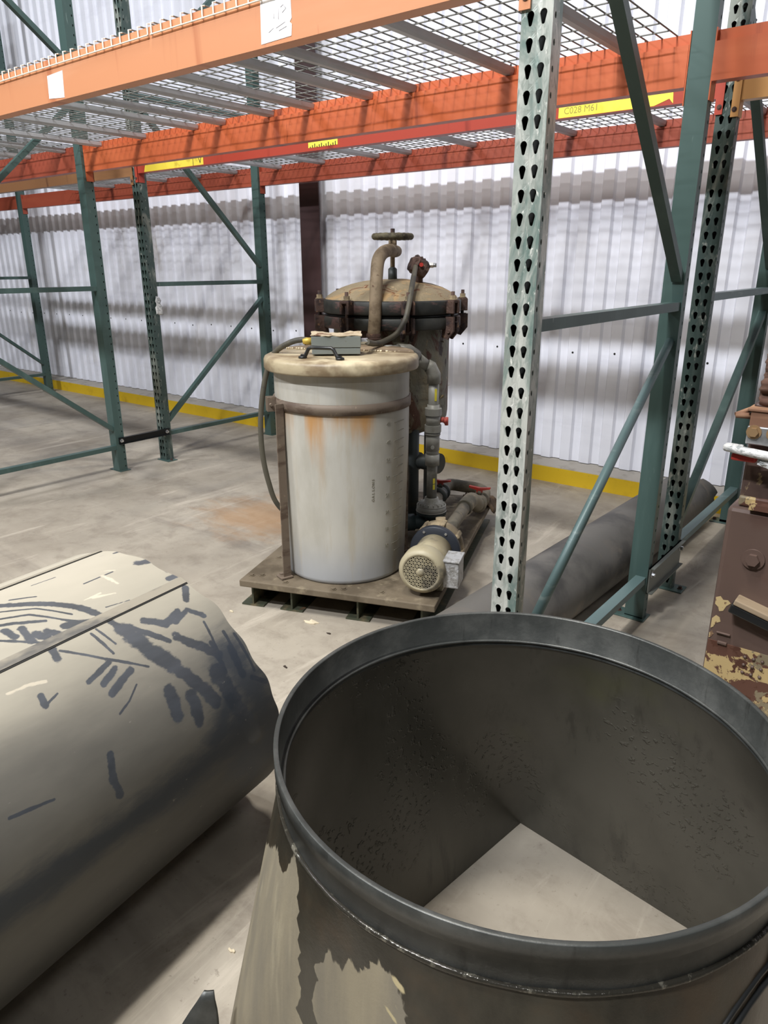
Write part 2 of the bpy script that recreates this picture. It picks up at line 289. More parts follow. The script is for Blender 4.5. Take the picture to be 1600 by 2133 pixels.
# ------------------------------------------------------------------ mesh builder
class MB:
    def __init__(s): s.v = []; s.f = []; s.sm = []
    def add(s, vs, fs, smooth=False, mtx=None):
        o = len(s.v)
        if mtx is not None: vs = [mtx @ Vector(v) for v in vs]
        s.v += [tuple(v) for v in vs]
        s.f += [tuple(i + o for i in f) for f in fs]
        s.sm += [smooth] * len(fs); return s
    def box(s, lo, hi, mtx=None):
        x0, y0, z0 = lo; x1, y1, z1 = hi
        vs = [(x0,y0,z0),(x1,y0,z0),(x1,y1,z0),(x0,y1,z0),(x0,y0,z1),(x1,y0,z1),(x1,y1,z1),(x0,y1,z1)]
        return s.add(vs, [(0,3,2,1),(4,5,6,7),(0,1,5,4),(1,2,6,5),(2,3,7,6),(3,0,4,7)], False, mtx)
    def bbox(s, lo, hi, b=0.004, mtx=None):
        bm = bmesh.new(); bmesh.ops.create_cube(bm, size=1)
        for v in bm.verts:
            v.co = Vector([lo[i] + (v.co[i] + .5) * (hi[i] - lo[i]) for i in range(3)])
        bmesh.ops.bevel(bm, geom=list(bm.edges), offset=b, segments=2, affect='EDGES', profile=.5)
        s.add([v.co.copy() for v in bm.verts], [[v.index for v in f.verts] for f in bm.faces], False, mtx); bm.free(); return s
    def prism(s, poly, y0, y1, mtx=None):   # poly in (x,z), extruded along y
        n = len(poly)
        vs = [(x, y0, z) for x, z in poly] + [(x, y1, z) for x, z in poly]
        fs = [tuple(range(n)), tuple(reversed(range(n, 2 * n)))] + [(i, i + n, (i + 1) % n + n, (i + 1) % n) for i in range(n)]
        return s.add(vs, fs, False, mtx)
    def tube(s, pts, r, seg=12, cap=True, smooth=True, sub=0):
        P = [Vector(p) for p in pts]
        R = list(r) if isinstance(r, (list, tuple)) else [r] * len(P)
        if sub:
            Q = []; RR = []
            for i in range(len(P) - 1):
                p0 = P[max(i - 1, 0)]; p1 = P[i]; p2 = P[i + 1]; p3 = P[min(i + 2, len(P) - 1)]
                for k in range(sub):
                    t = k / sub
                    Q.append(.5 * ((2 * p1) + (p2 - p0) * t + (2 * p0 - 5 * p1 + 4 * p2 - p3) * t * t + (3 * p1 - p0 - 3 * p2 + p3) * t ** 3))
                    RR.append(R[i] * (1 - t) + R[i + 1] * t)
            Q.append(P[-1]); RR.append(R[-1]); P, R = Q, RR
        T = []
        for i in range(len(P)):
            a = P[max(i - 1, 0)]; b = P[min(i + 1, len(P) - 1)]
            d = b - a
            T.append(d.normalized() if d.length > 1e-9 else Vector((0, 0, 1)))
        up = Vector((0, 0, 1)) if abs(T[0].z) < .9 else Vector((1, 0, 0))
        nrm = T[0].cross(up).normalized()
        vs = []; fs = []
        for i, p in enumerate(P):
            nrm = (nrm - T[i] * nrm.dot(T[i])).normalized(); b = T[i].cross(nrm)
            for k in range(seg):
                a = 2 * pi * k / seg
                vs.append(p + (nrm * cos(a) + b * sin(a)) * R[i])
        for i in range(len(P) - 1):
            for k in range(seg):
                k2 = (k + 1) % seg
                fs.append((i * seg + k, i * seg + k2, (i + 1) * seg + k2, (i + 1) * seg + k))
        s.add(vs, fs, smooth)
        if cap:
            o = len(s.v) - len(vs)
            s.f += [tuple(o + k for k in reversed(range(seg))), tuple(o + (len(P) - 1) * seg + k for k in range(seg))]
            s.sm += [False, False]
        return s
    def lathe(s, prof, seg=32, mtx=None, smooth=True, closed=False, a0=0, a1=2 * pi):
        full = abs(a1 - a0 - 2 * pi) < 1e-6
        n = seg if full else seg + 1
        vs = []; fs = []
        for k in range(n):
            a = a0 + (a1 - a0) * k / seg
            for (r, z) in prof: vs.append((r * cos(a), r * sin(a), z))
        m = len(prof)
        for k in range(seg):
            k2 = (k + 1) % n
            for i in range(m - (0 if closed else 1)):
                j = (i + 1) % m
                fs.append((k * m + i, k2 * m + i, k2 * m + j, k * m + j))
        return s.add(vs, fs, smooth, mtx)
    def torus(s, R, r, seg=40, sec=10, mtx=None, wob=0):
        vs = []; fs = []
        for k in range(seg):
            a = 2 * pi * k / seg
            for j in range(sec):
                b = 2 * pi * j / sec; rr = r * (1 + wob * sin(a * 18))
                vs.append(((R + rr * cos(b)) * cos(a), (R + rr * cos(b)) * sin(a), rr * sin(b)))
        for k in range(seg):
            for j in range(sec):
                fs.append((k * sec + j, ((k + 1) % seg) * sec + j, ((k + 1) % seg) * sec + (j + 1) % sec, k * sec + (j + 1) % sec))
        return s.add(vs, fs, True, mtx)
    def cyl(s, a, b, r, seg=16, r2=None):
        return s.tube([a, b], [r, r2 if r2 is not None else r], seg)
    def hexbolt(s, c, ax, r=.009, h=.007, mtx=None):
        c = Vector(c); ax = Vector(ax).normalized()
        s.tube([c, c + ax * h], r, 6, smooth=False); s.tube([c, c + ax * .002], r * 1.5, 14); return s
    def text(s, txt, size, mtx, thick=0.0004, align='CENTER'):
        cu = bpy.data.curves.new('writing', 'FONT'); cu.body = txt; cu.size = size; cu.extrude = thick
        cu.align_x = align; cu.align_y = 'CENTER'; cu.resolution_u = 3
        o = bpy.data.objects.new('writing', cu); COL.objects.link(o)
        dg = bpy.context.evaluated_depsgraph_get(); dg.update()
        me = bpy.data.meshes.new_from_object(o.evaluated_get(dg))
        s.add([v.co.copy() for v in me.vertices], [tuple(p.vertices) for p in me.polygons], False, mtx)
        bpy.data.objects.remove(o); bpy.data.curves.remove(cu); bpy.data.meshes.remove(me); return s
    def mesh(s, name, mat, org=(0, 0, 0), fix=True):
        me = bpy.data.meshes.new(name)
        o = Vector(org)
        me.from_pydata([tuple(Vector(v) - o) for v in s.v], [], s.f)
        me.polygons.foreach_set('use_smooth', s.sm)
        me.materials.append(MAT[mat]); me.update()
        if fix:
            bm = bmesh.new(); bm.from_mesh(me); bmesh.ops.recalc_face_normals(bm, faces=bm.faces); bm.to_mesh(me); bm.free()
        return me
    def build(s, name, mat, parent=None, org=None, frame=None, fix=True):
        if parent is not None:
            org = parent.get('_o', (0, 0, 0)); org = tuple(org)
        elif org is None: org = (0, 0, 0)
        me = s.mesh(name, mat, org, fix)
        ob = bpy.data.objects.new(name, me); COL.objects.link(ob)
        ob['_o'] = org
        if parent is not None: ob.parent = parent
        else: ob.matrix_world = (frame or Matrix()) @ Matrix.Translation(org)
        return ob

def tag(o, label=None, cat=None, group=None, kind=None):
    if label: o['label'] = label
    if cat: o['category'] = cat
    if group: o['group'] = group
    if kind: o['kind'] = kind
    return o
def thing(name, label, cat, base=(0, 0, 0), frame=None, group=None):
    o = bpy.data.objects.new(name, None); COL.objects.link(o)
    o.empty_display_size = .1
    o.matrix_world = (frame or Matrix()) @ Matrix.Translation(base)
    o['_o'] = tuple(base)
    return tag(o, label, cat, group)
def inst(name, me, parent, M_):
    o = bpy.data.objects.new(name, me); COL.objects.link(o); o.parent = parent
    o.matrix_local = Matrix.Translation(-Vector(parent['_o'])) @ M_
    o['_o'] = (0, 0, 0)
    return o
def add_attr(ob, name, vals):
    a = ob.data.attributes.new(name, 'FLOAT', 'POINT'); a.data.foreach_set('value', np.asarray(vals, dtype=np.float32))

# ------------------------------------------------------------------ layout numbers
XA, YA, D, YB, DB, L = -0.9015, 1.6414, 1.206, 3.1824, 1.1549, 3.7731
W, DU = 0.0762, 0.0448
YWALL = 4.66; YCURB = 4.452
H_UP = 4.32

# ------------------------------------------------------------------ setting
m = MB(); m.add([(-16, -9, 0), (7, -9, 0), (7, 4.9, 0), (-16, 4.9, 0)], [(0, 1, 2, 3)])
tag(m.build('floor', 'floor'), kind='structure')
# corrugated liner wall
pitch, dep = 0.143, 0.022
prof = []
x = -15.0
while x < 6.0:
    prof += [(x, 0), (x + .052, 0), (x + .064, dep), (x + .131, dep)]
    x += pitch
m = MB()
zs = [0.118, 4.62]
vs = [(px, YWALL - py, z) for z in zs for px, py in prof]; n_ = len(prof)
m.add(vs, [(i, i + 1, i + 1 + n_, i + n_) for i in range(n_ - 1)])
tag(m.build('wall_back', 'wall', fix=False), kind='structure')
m = MB(); m.box((-15, YWALL + .01, 4.55), (6, YWALL + .1, 6.4))
tag(m.build('wall_back_upper', 'bare_wall'), kind='structure')
m = MB(); m.bbox((-15.5, YCURB, 0), (6.5, YWALL + .1, .113), .008)
tag(m.build('trim_1', 'curb_top'), kind='structure')
m = MB(); m.box((-15.5, YCURB - .004, 0.0), (6.5, YCURB, .104))
tag(m.build('trim_2', 'curb_yellow'), kind='structure')
# rib screws on the liner wall
m = MB()
rnd = random.Random(4)
for zz in (0.86, 2.6):
    xx = prof[0][0] + .0975
    k = 0
    while xx < 5:
        if k % 2 == 0: m.hexbolt((xx, YWALL - dep, zz + rnd.uniform(-.01, .01)), (0, -1, 0), .0045, .004)
        xx += pitch; k += 1
s_ = m.build('wall_screws', 'ink'); tag(s_, kind='structure')

# steel building column against the wall
t = thing('steel_column', 'dark brown steel building column against the white wall behind the tank', 'column', (-4.30, 4.60, .113))
m = MB(); x0, x1 = -4.405, -4.198
m.box((x0, 4.530, .114), (x1, 4.542, 5.2)); m.build('front_flange', 'column', t)
m = MB(); m.box((-4.307, 4.542, .114), (-4.297, 4.636, 5.2)); m.build('web', 'column', t)

# ------------------------------------------------------------------ uprights with real holes
def tear(cx, cz, n=14):
    """teardrop outline, wide at the top"""
    pts = []
    for k in range(n):
        a = 2 * pi * k / n
        if sin(a) >= -0.15:
            pts.append((cx + .0086 * cos(a), cz + .0055 + .0086 * sin(a)))
        else:
            pts.append((cx + .0043 * cos(a) * 1.0, cz - .0112 + .0043 * sin(a)))
    return pts
def oval(cx, cz, n=8):
    return [(cx + .0042 * cos(2 * pi * k / n), cz + .007 * sin(2 * pi * k / n)) for k in range(n)]
def cell(m, u0, u1, z0, z1, hole, cu, cz, fn, depth, bend=None):
    """rect cell with hole; fn(u,z,d) -> 3D"""
    n = len(hole); outer = []
    for (hu, hz) in hole:
        du, dz = hu - cu, hz - cz
        t = 1e9
        if du > 1e-9: t = min(t, (u1 - cu) / du)
        if du < -1e-9: t = min(t, (u0 - cu) / du)
        if dz > 1e-9: t = min(t, (z1 - cz) / dz)
        if dz < -1e-9: t = min(t, (z0 - cz) / dz)
        outer.append([cu + du * t, cz + dz * t])
    for (a, b) in ((u0, z0), (u1, z0), (u1, z1), (u0, z1)):   # snap nearest to corners
        j = min(range(n), key=lambda i: (outer[i][0] - a) ** 2 + (outer[i][1] - b) ** 2); outer[j] = [a, b]
    vs = [fn(u, z, 0) for u, z in outer] + [fn(u, z, 0) for u, z in hole] + [fn(u, z, depth) for u, z in hole]
    fs = []
    for i in range(n):
        j = (i + 1) % n
        fs += [(i, j, n + j, n + i), (n + i, n + j, 2 * n + j, 2 * n + i)]
    m.add(vs, fs)
def upright_meshes(tag_, off, face_mat, DU=DU):
    P_ = .0508
    m = MB(); nrow = int(H_UP / P_)
    groove = lambda u: .0022 * math.exp(-((u - W / 2) / .004) ** 2)
    ztop = nrow * P_ + off
    for i in range(nrow):
        z0 = off + i * P_; zc = z0 + P_ / 2
        for (u0, u1, cu) in ((0, W / 2, W / 2 - .0152 - .0003), (W / 2, W, W / 2 + .0155)):
            cell(m, u0, u1, z0, z0 + P_, tear(cu, zc), cu, zc, lambda u, z, d: (u, groove(u) + d, z), .0025)
        for X in (0, W):
            cell(m, 0, DU, z0, z0 + P_, oval(.0125, zc), .0125, zc, lambda u, z, d, X=X: (X + (d if X == 0 else -d), u, z), .002)
    m.add([(0, DU, 0), (W, DU, 0), (W, DU, ztop), (0, DU, ztop)], [(1, 0, 3, 2)])
    m.add([(0, 0, ztop), (W, 0, ztop), (W, DU, ztop), (0, DU, ztop)], [(0, 1, 2, 3)])
    if off > .001:
        for a, b in (((0, 0), (W, 0)), ((W, 0), (W, DU)), ((W, DU), (0, DU)), ((0, DU), (0, 0))):
            m.add([(a[0], a[1], 0), (b[0], b[1], 0), (b[0], b[1], off), (a[0], a[1], off)], [(0, 1, 2, 3)])
    nf = len(m.f)
    e_ = .0045
    m.add([(e_, DU - e_, 0), (W - e_, DU - e_, 0), (W - e_, DU - e_, ztop), (e_, DU - e_, ztop)], [(0, 1, 2, 3)])  # blackened liner, shade painted in behind the holes
    for X in (e_, W - e_): m.add([(X, e_ + .001, 0), (X, DU - e_, 0), (X, DU - e_, ztop), (X, e_ + .001, ztop)], [(0, 1, 2, 3)])
    me = m.mesh(tag_, face_mat, fix=False); me.materials.append(MAT['inside'])
    for p in me.polygons[nf:]: p.material_index = 1
    return me
UP_A_worn = upright_meshes('upright', .0037, 'worn')
UP_A = UP_A_worn.copy(); UP_A.materials[0] = MAT['green']
UP_B = upright_meshes('upright', .0125, 'green')
UP_Bw = UP_B.copy(); UP_Bw.materials[0] = MAT['half_worn']
mm = MB(); mm.bbox((-.012, -.02, 0), (W + .05, DU + .022, .006), .002)
FOOT = mm.mesh('foot_plate', 'green')
mm = MB(); mm.hexbolt((0, 0, .006), (0, 0, 1), .008, .012); ANCH = mm.mesh('anchor_bolt', 'rust')
DD_ = .066
UP_AL = upright_meshes('upright', .0037, 'green', DD_)
UP_BL = upright_meshes('upright', .0125, 'green', DD_)
UP_BLw = UP_BL.copy(); UP_BLw.materials[0] = MAT['half_worn']
RZ = Matrix.Rotation(pi, 4, 'Z')

def strut(m, p0, p1, w=.038, t=.026, ax=Vector((1, 0, 0))):
    """channel section running p0->p1 in the frame plane, w across the plane (x), t in plane"""
    p0 = Vector(p0); p1 = Vector(p1); d = (p1 - p0).normalized(); n_ = d.cross(ax).normalized()
    vs = []
    for p in (p0, p1):
        for a, b in ((-1, -1), (1, -1), (1, 1), (-1, 1)):
            vs.append(p + ax * a * w / 2 + n_ * b * t / 2)
    m.add(vs, [(0, 1, 2, 3), (7, 6, 5, 4), (0, 4, 5, 1), (1, 5, 6, 2), (2, 6, 7, 3), (3, 7, 4, 0)])
    return m
def frame(label, x, y, dep, up_front, up_rear, hz, diag, roundbar=(), pale=()):
    t = thing('rack_frame', label, 'rack frame', (x + W / 2, y + dep / 2, 0), group='pallet rack frames')
    a = inst('upright', up_front, t, Matrix.Translation((x, y, .006)))
    b = inst('upright', up_rear, t, Matrix.Translation((x + W, y + dep, .006)) @ RZ)
    for par, M_ in ((a, Matrix.Translation((x, y, 0))), (b, Matrix.Translation((x + W, y + dep, 0)) @ RZ)):
        for me, nm, mt in ((FOOT, 'foot_plate', Matrix()), (ANCH, 'anchor_bolt', Matrix.Translation((W + .032, DU / 2, 0)))):
            o = bpy.data.objects.new(nm, me); COL.objects.link(o); o.parent = par
            o.matrix_local = Matrix.Translation((0, 0, -.006)) @ mt
    xc = x + W / 2 + .012
    du_ = DD_ if x < -2 else DU
    y0, y1 = y + du_, y + dep - du_
    for i, z in enumerate(hz):
        m = strut(MB(), (xc, y0, z), (xc, y1, z), .042, .030)
        m.build('horizontal_strut', 'green' if i not in pale else 'pale_strut', t)
    for i, (za, zb) in enumerate(diag):
        m = MB()
        if i in roundbar: m.tube([(xc, y0, za), (xc, y1, zb)], .016, 14)
        else: strut(m, (xc, y0, za), (xc, y1, zb), .036, .030)
        m.build('diagonal_brace', 'green' if i not in roundbar else 'pale_strut', t)
    return t
HA = [.178, 1.264, 2.45, 3.64]; HB = [.205, 1.283, 2.47, 3.66]
# diag = (z at front, z at rear)
frame('front-row rack frame nearest the camera, silvery worn teardrop upright on its left', XA, YA, D, UP_A_worn, UP_A, HA, [(.29, 1.14), (2.36, 1.36), (2.55, 3.55)], (0,), (0,))
frame('front-row rack frame at the left, joined by a black spacer to the frame behind it', XA - L, YA, D, UP_AL, UP_AL, HA, [(1.15, .31), (1.40, 2.36), (3.40, 2.58)])
frame('back-row rack frame at the right, partly behind the brown machine', XA, YB, DB, UP_Bw, UP_B, HB, [(.30, 1.17), (2.3, 1.40), (2.56, 3.56)], (), (0, 1))
frame('back-row rack frame left of the tank, its foot beside the yellow curb', XA - L, YB, DB, UP_BLw, UP_BL, HB, [(.30, 1.155), (2.42, 1.405), (2.56, 3.46)])
frame('farthest rack frame at the left edge, rear upright on the yellow curb line', XA - 2 * L, YB, DB, UP_BLw, UP_BL, HB, [(1.17, .33), (1.42, 2.36), (3.40, 2.58)])
frame('rack frame of the front row beyond the left edge', XA - 2 * L, YA, D, UP_AL, UP_AL, HA, [(1.15, .31), (1.40, 2.36), (3.40, 2.58)])

def spacer(label, x, y0, y1, z0, z1, mat, hb):
    t = thing('row_spacer', label, 'spacer', (x, (y0 + y1) / 2, z0), group='row spacers between the rack rows')
    m = MB(); m.box((x, y0, z0), (x + .006, y1, z1)); m.box((x, y0, z0), (x + .022, y1, z0 + .004)); m.box((x, y0, z1 - .004), (x + .022, y1, z1))
    m.build('spacer_channel', mat, t)
    for y in (y0 + .02, y1 - .02):
        m = MB(); m.hexbolt((x + .006, y, (z0 + z1) / 2 + hb), (1, 0, 0), .009, .014); m.build('bolt', 'bolt', t)
spacer('black row spacer bolted low between the two left frames', XA - L + W + .001, YA + D - .045, YB + .045, .200, .248, 'black', 0)
spacer('grey row spacer bolted low between the two right frames', XA + W + .001, YA + D - .035, YB + .045, .118, .232, 'grey_spacer', .025)

# ------------------------------------------------------------------ beams
def beam(label, x0, x1, yo, side, zb, zt, mat, group, step=True, tapes=(), conn=(True, True), conn_mat=None):
    """yo outer face y; side=+1 the beam's body lies towards +y of its outer face"""
    s = side
    t = thing('storage_beam', label, 'beam', ((x0 + x1) / 2, yo, zb), group=group)
    pr = [(0, zb), (.050, zb), (.050, zt - .036), (.026, zt - .036), (.026, zt), (0, zt)] if step else [(0, zb), (.045, zb), (.045, zt), (0, zt)]
    m = MB(); vs = [(x0, yo + s * a, z) for a, z in pr] + [(x1, yo + s * a, z) for a, z in pr]; k = len(pr)
    m.add(vs, [tuple(range(k)), tuple(range(2 * k - 1, k - 1, -1))] + [(i, (i + 1) % k, (i + 1) % k + k, i + k) for i in range(k)])
    m.build('rail', mat, t)
    for e, on in zip((-1, 1), conn):
        if not on: continue
        xe = x0 if e < 0 else x1
        m = MB()
        ya_, yb_ = sorted((yo - s * .005, yo + s * .048))
        m.box((min(xe, xe + e * .004), ya_, zb - .055), (max(xe, xe + e * .004), yb_, zt + .004))
        ya_, yb_ = sorted((yo - s * .0055, yo - s * .0015))
        m.box((min(xe, xe + e * .028), ya_, zb - .055), (max(xe, xe + e * .028), yb_, zt + .004))
        c = m.build('end_connector', conn_mat or mat, t)
        m = MB()
        for zz in (zb - .03, zb + .07): m.hexbolt((xe + e * .016, yo - s * .0055, zz), (0, -s, 0), .006, .004)
        m.build('rivet', 'rust', c)
    return t
xl0, xl1 = XA - L + W + .005, XA - .005
xr0, xr1 = XA + W + .005, XA + L - .005
xf0, xf1 = XA - 2 * L + W + .005, XA - L - .005
gA, gB = 'front row storage beams', 'back row storage beams'
af = beam('pale orange front beam across the top left with two white paper labels', xl0, xl1, YA, 1, 1.987, 2.124, 'beam_light', gA)
beam('pale orange front beam of the bay beyond the left edge', xf0, xf1, YA, 1, 1.987, 2.124, 'beam_light', gA)
yo = YA + D
ar = beam('long orange rear beam of the front row, dark streaks below the shelf channels', xl0, xl1, yo, -1, 1.972, 2.133, 'beam_orange', gA)
beam('orange rear beam right of the green upright, upper of two', xr0, xr1, yo, -1, 1.98, 2.130, 'beam_orange', gA)
beam('red-orange rear beam at the far left end of the front row', xf0, xf1, yo, -1, 1.98, 2.130, 'beam_red', gA)
bf = beam('red beam with yellow tape strips directly below and behind the orange beam', xl0, xl1, YB, 1, 1.996, 2.128, 'beam_crimson', gB)
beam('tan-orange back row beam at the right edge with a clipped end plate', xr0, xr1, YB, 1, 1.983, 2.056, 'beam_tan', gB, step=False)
beam('tan-orange back row beam with painted-in shade at the far left, below the red-orange one', xf0, xf1, YB, 1, 1.983, 2.056, 'beam_tan_shaded', gB, step=False)
yo = YB + DB
beam('rearmost red-orange beam nearest the white wall, middle bay', xl0, xl1, yo, -1, 2.002, 2.137, 'beam_red', gB)
beam('rearmost red-orange beam nearest the wall, right edge bay', xr0, xr1, yo, -1, 2.002, 2.137, 'beam_red', gB)
beam('rearmost red-orange beam nearest the wall, far left bay', xf0, xf1, yo, -1, 2.002, 2.137, 'beam_red', gB)
beam('rearmost red-orange beam running off the left edge past the farthest upright', xf0 - L, XA - 2 * L - .005, yo, -1, 2.002, 2.137, 'beam_red', gB)
# paper labels on the front beam
def poly_plate(m, pts, y, th):
    n_ = len(pts); vs = [(x, y, z) for x, z in pts] + [(x, y - th, z) for x, z in pts]
    m.add(vs, [tuple(range(n_)), tuple(range(2 * n_ - 1, n_ - 1, -1))] + [(i, (i + 1) % n_, (i + 1) % n_ + n_, i + n_) for i in range(n_)])
m = MB(); poly_plate(m, [(-2.878, 2.000), (-2.772, 1.992), (-2.764, 2.078), (-2.872, 2.074)], YA - .0003, .0006)
tag(m.build('paper_label', 'paper', af), 'small blank white paper label')
m = MB(); poly_plate(m, [(-1.722, 1.996), (-1.603, 1.999), (-1.600, 2.026), (-1.608, 2.032), (-1.600, 2.04), (-1.602, 2.114), (-1.719, 2.100)], YA - .0003, .0006)
pl = tag(m.build('paper_label', 'paper', af), 'large torn white label with faint handwriting')
m = MB(); RX = Matrix.Rotation(pi / 2, 4, 'X')
for (a, b) in (((-1.668, 2.07), (-1.668, 2.05)), ((-1.648, 2.078), (-1.650, 2.045)), ((-1.64, 2.072), (-1.63, 2.076)), ((-1.63, 2.076), (-1.62, 2.066)), ((-1.62, 2.066), (-1.635, 2.058)), ((-1.66, 2.026), (-1.625, 2.035)), ((-1.69, 2.02), (-1.67, 2.028)), ((-1.65, 2.018), (-1.62, 2.024))):
    A_ = Vector((a[0], YA - .0012, a[1])); B_ = Vector((b[0], YA - .0012, b[1])); m.tube([A_, B_], .0008, 4)
m.build('handwriting', 'pencil', pl)
# tapes on the red beam
m = MB(); poly_plate(m, [(-1.545, 1.999), (-1.40, 1.998), (-1.30, 1.9985), (-1.14, 1.999), (-1.10, 2.012), (-1.082, 2.018), (-1.072, 2.006), (-1.066, 2.0), (-1.070, 2.048), (-1.545, 2.048)], YB - .0003, .0006)
tp = tag(m.build('tape_strip', 'tape', bf), 'long bright yellow tape with faint characters')
m = MB(); m.text('C028 M61', .036, Matrix.Translation((-1.445, YB - .0012, 2.022)) @ RX, .0001); m.build('lettering', 'ink_faint', tp)
m = MB(); poly_plate(m, [(-4.52, 1.999), (-3.904, 1.999), (-3.904, 2.047), (-4.50, 2.047)], YB - .0003, .0006)
tp = tag(m.build('tape_strip', 'tape_dirty', bf), 'scuffed yellow tape with a black V mark')
m = MB(); m.text('V', .052, Matrix.Translation((-3.935, YB - .0012, 2.022)) @ RX, .0002); m.box((-4.004, YB - .0015, 1.999), (-4.000, YB - .0009, 2.047)); m.build('lettering', 'ink', tp)
m = MB(); poly_plate(m, [(-3.012, 2.012), (-2.80, 2.012), (-2.80, 2.050), (-3.012, 2.050)], YB - .0003, .0006)
tp = tag(m.build('tape_strip', 'tape', bf), 'short yellow tape strip')
m = MB()
for i in range(12):
    xx = -3.0 + i * .0165; m.box((xx, YB - .0015, 2.012), (xx + .006, YB - .0009, 2.018 + .006 * (i % 3)))
m.build('lettering', 'ink', tp)

# ------------------------------------------------------------------ wire decks
def deck(label, x0, x1, yf, dep, chans, mat='wire', group='wire decks', zt=2.128):
    y0, y1 = yf + .012, yf + dep - .012
    t = thing('wire_deck', label, 'wire deck', ((x0 + x1) / 2, (y0 + y1) / 2, zt - .03), group=group)
    m = MB(); mw = MB(); r = .0026
    nx = max(2, round((x1 - x0) / .0508)); zz = zt + r
    for i in range(nx + 1):
        x = x0 + (x1 - x0) * i / nx
        m.tube([(x, yf + .006, zz + .004), (x, y1, zz + .004)], r, 5, cap=False)
        mw.tube([(x, yf - .004, zt - .030), (x, yf - .004, zz + .002), (x, yf + .006, zz + .004)], r, 5, cap=False)
    ny = round((y1 - y0) / .1016)
    for j in range(ny + 1):
        y = y0 + .03 + (y1 - y0 - .04) * j / ny
        m.tube([(x0 - .004, y, zz - .001), (x1 + .004, y, zz - .001)], r, 5, cap=False)
    mw.tube([(x0 - .004, yf - .0068, zt - .028), (x1 + .004, yf - .0068, zt - .028)], .0024, 5, cap=False)
    o = m.build('wire_mesh', 'wire', t, fix=False); o['kind'] = 'stuff'
    o = mw.build('waterfall_edge', mat, t, fix=False); o['kind'] = 'stuff'
    for x in chans:
        m = MB()
        ya_, yb_ = yf + .028, yf + dep - .028
        # flared upside-down U channel with closed rounded underside
        pr = [(-.021, zt), (-.017, zt - .018), (-.011, zt - .027), (.011, zt - .027), (.017, zt - .018), (.021, zt), (.017, zt), (.013, zt - .016), (.009, zt - .023), (-.009, zt - .023), (-.013, zt - .016), (-.017, zt)]
        pr = [(x + a, b - .0005) for a, b in pr]
        m.prism(pr, ya_, yb_); m.build('support_channel', 'channel', t)
    return t
g1, g2 = 'wire decks of the front row', 'wire decks of the back row'
deck('wire deck overhead in the front row, right of centre beside the worn upright', -2.215, -0.957, YA, D, (-1.129, -1.586, -2.05), 'wire_lit', g1)
deck('narrow wire deck in the middle of the front row with four channels', -3.345, -2.235, YA, D, (-2.287, -2.643, -2.913, -3.274), 'wire_lit', g1)
deck('wire deck at the left end of the front row middle bay', -4.59, -3.365, YA, D, (-3.5, -3.972, -4.432), 'wire_lit', g1)
deck('wire deck of the front row beyond the left rack frame', -5.98, -4.72, YA, D, (-4.853, -5.3, -5.8), 'wire_lit', g1)
deck('farthest left wire deck of the front row', -7.26, -6.0, YA, D, (-6.17, -6.63, -7.1), 'wire_lit', g1)
zt = 2.132
deck('wire deck in the back row behind the worn upright', -2.14, -0.93, YB, DB, (-1.0, -1.486, -1.989), 'wire', g2, zt)
deck('wire deck in the middle of the back row', -3.29, -2.16, YB, DB, (-2.22, -2.653, -3.155), 'wire', g2, zt)
deck('wire deck in the back row left of the dark column', -4.53, -3.31, YB, DB, (-3.429, -3.936, -4.383), 'wire', g2, zt)
deck('wire deck of the back row beyond the left rack frame', -5.98, -4.72, YB, DB, (-4.89, -5.35, -5.82), 'wire', g2, zt)
deck('farthest left wire deck of the back row', -7.26, -6.0, YB, DB, (-6.17, -6.63, -7.1), 'wire', g2, zt)
deck('wire deck of the back row at the right edge', -0.79, .45, YB, DB, (-0.66, -.2, .25), 'wire', g2, zt)

# white scrap of film tied to the back row upright
m = MB(); rnd = random.Random(3)
vs = []; fs = []
for j in range(9):
    for i in range(5):
        w_ = .018 + .02 * sin(j * .9) ** 2 + .004 * j
        vs.append((XA - L + W + .004 + .012 * rnd.random(), YB + .03 + (i - 2) / 2 * w_ + .02, 1.20 - j * .0155 + rnd.uniform(-.004, .004)))
fs = [(j * 5 + i, j * 5 + i + 1, (j + 1) * 5 + i + 1, (j + 1) * 5 + i) for j in range(8) for i in range(4)]
vs = [(x_ + .012 * j_, y_ * .55 + (YB + .055) * .45, z_) for (x_, y_, z_), j_ in zip(vs, [k // 5 / 8 for k in range(45)])]
m.add(vs, fs, True); o = m.build('plastic_scrap', 'film', org=(XA - L + W + .004, YB + .05, 1.14), fix=False)
so = o.modifiers.new('thick', 'SOLIDIFY'); so.thickness = .002
tag(o, 'white torn plastic scrap stuck to the side of an upright', 'plastic scrap')

# ------------------------------------------------------------------ big dusty cylinder at left
ce = Vector((-1.36550776, -0.15661198, 0.378)); cd = Vector((-0.11394442, 0.99348713, 0)); cs = Vector((cd.y, -cd.x, 0)); RC = .378
def cpt(s, a, r): return ce + cd * s + cs * (r * cos(a)) + Vector((0, 0, r * sin(a)))
def s_end(a):   # the end is cut slightly out of square
    ad = math.degrees(a)
    return 1.165 - .0011 * (ad + 27) + .004 * sin(a * 9) + .0035 * sin(a * 23 + 1)
root = thing('plastic_cylinder', 'huge dusty black plastic cylinder lying on its side at the left', 'cylinder', tuple(ce - Vector((0, 0, .378))))
NA, NS = 640, 430
AN_ = [radians(-40 + 185 * k / 560) for k in range(560)] + [radians(145 + 175 * k / 80) for k in range(80)]
vs = []; S_, A_ = [], []
for k in range(NA):
    a = AN_[k]
    if a > pi: a -= 2 * pi
    se = s_end((a + pi / 2) % (2 * pi) - pi / 2)
    for i in range(NS + 1):
        s = -1.0 + 1.35 * i / 40 if i < 40 else .35 + (se - .35) * (i - 40) / (NS - 40)
        vs.append(cpt(s, a, RC)); S_.append(s); A_.append(a)
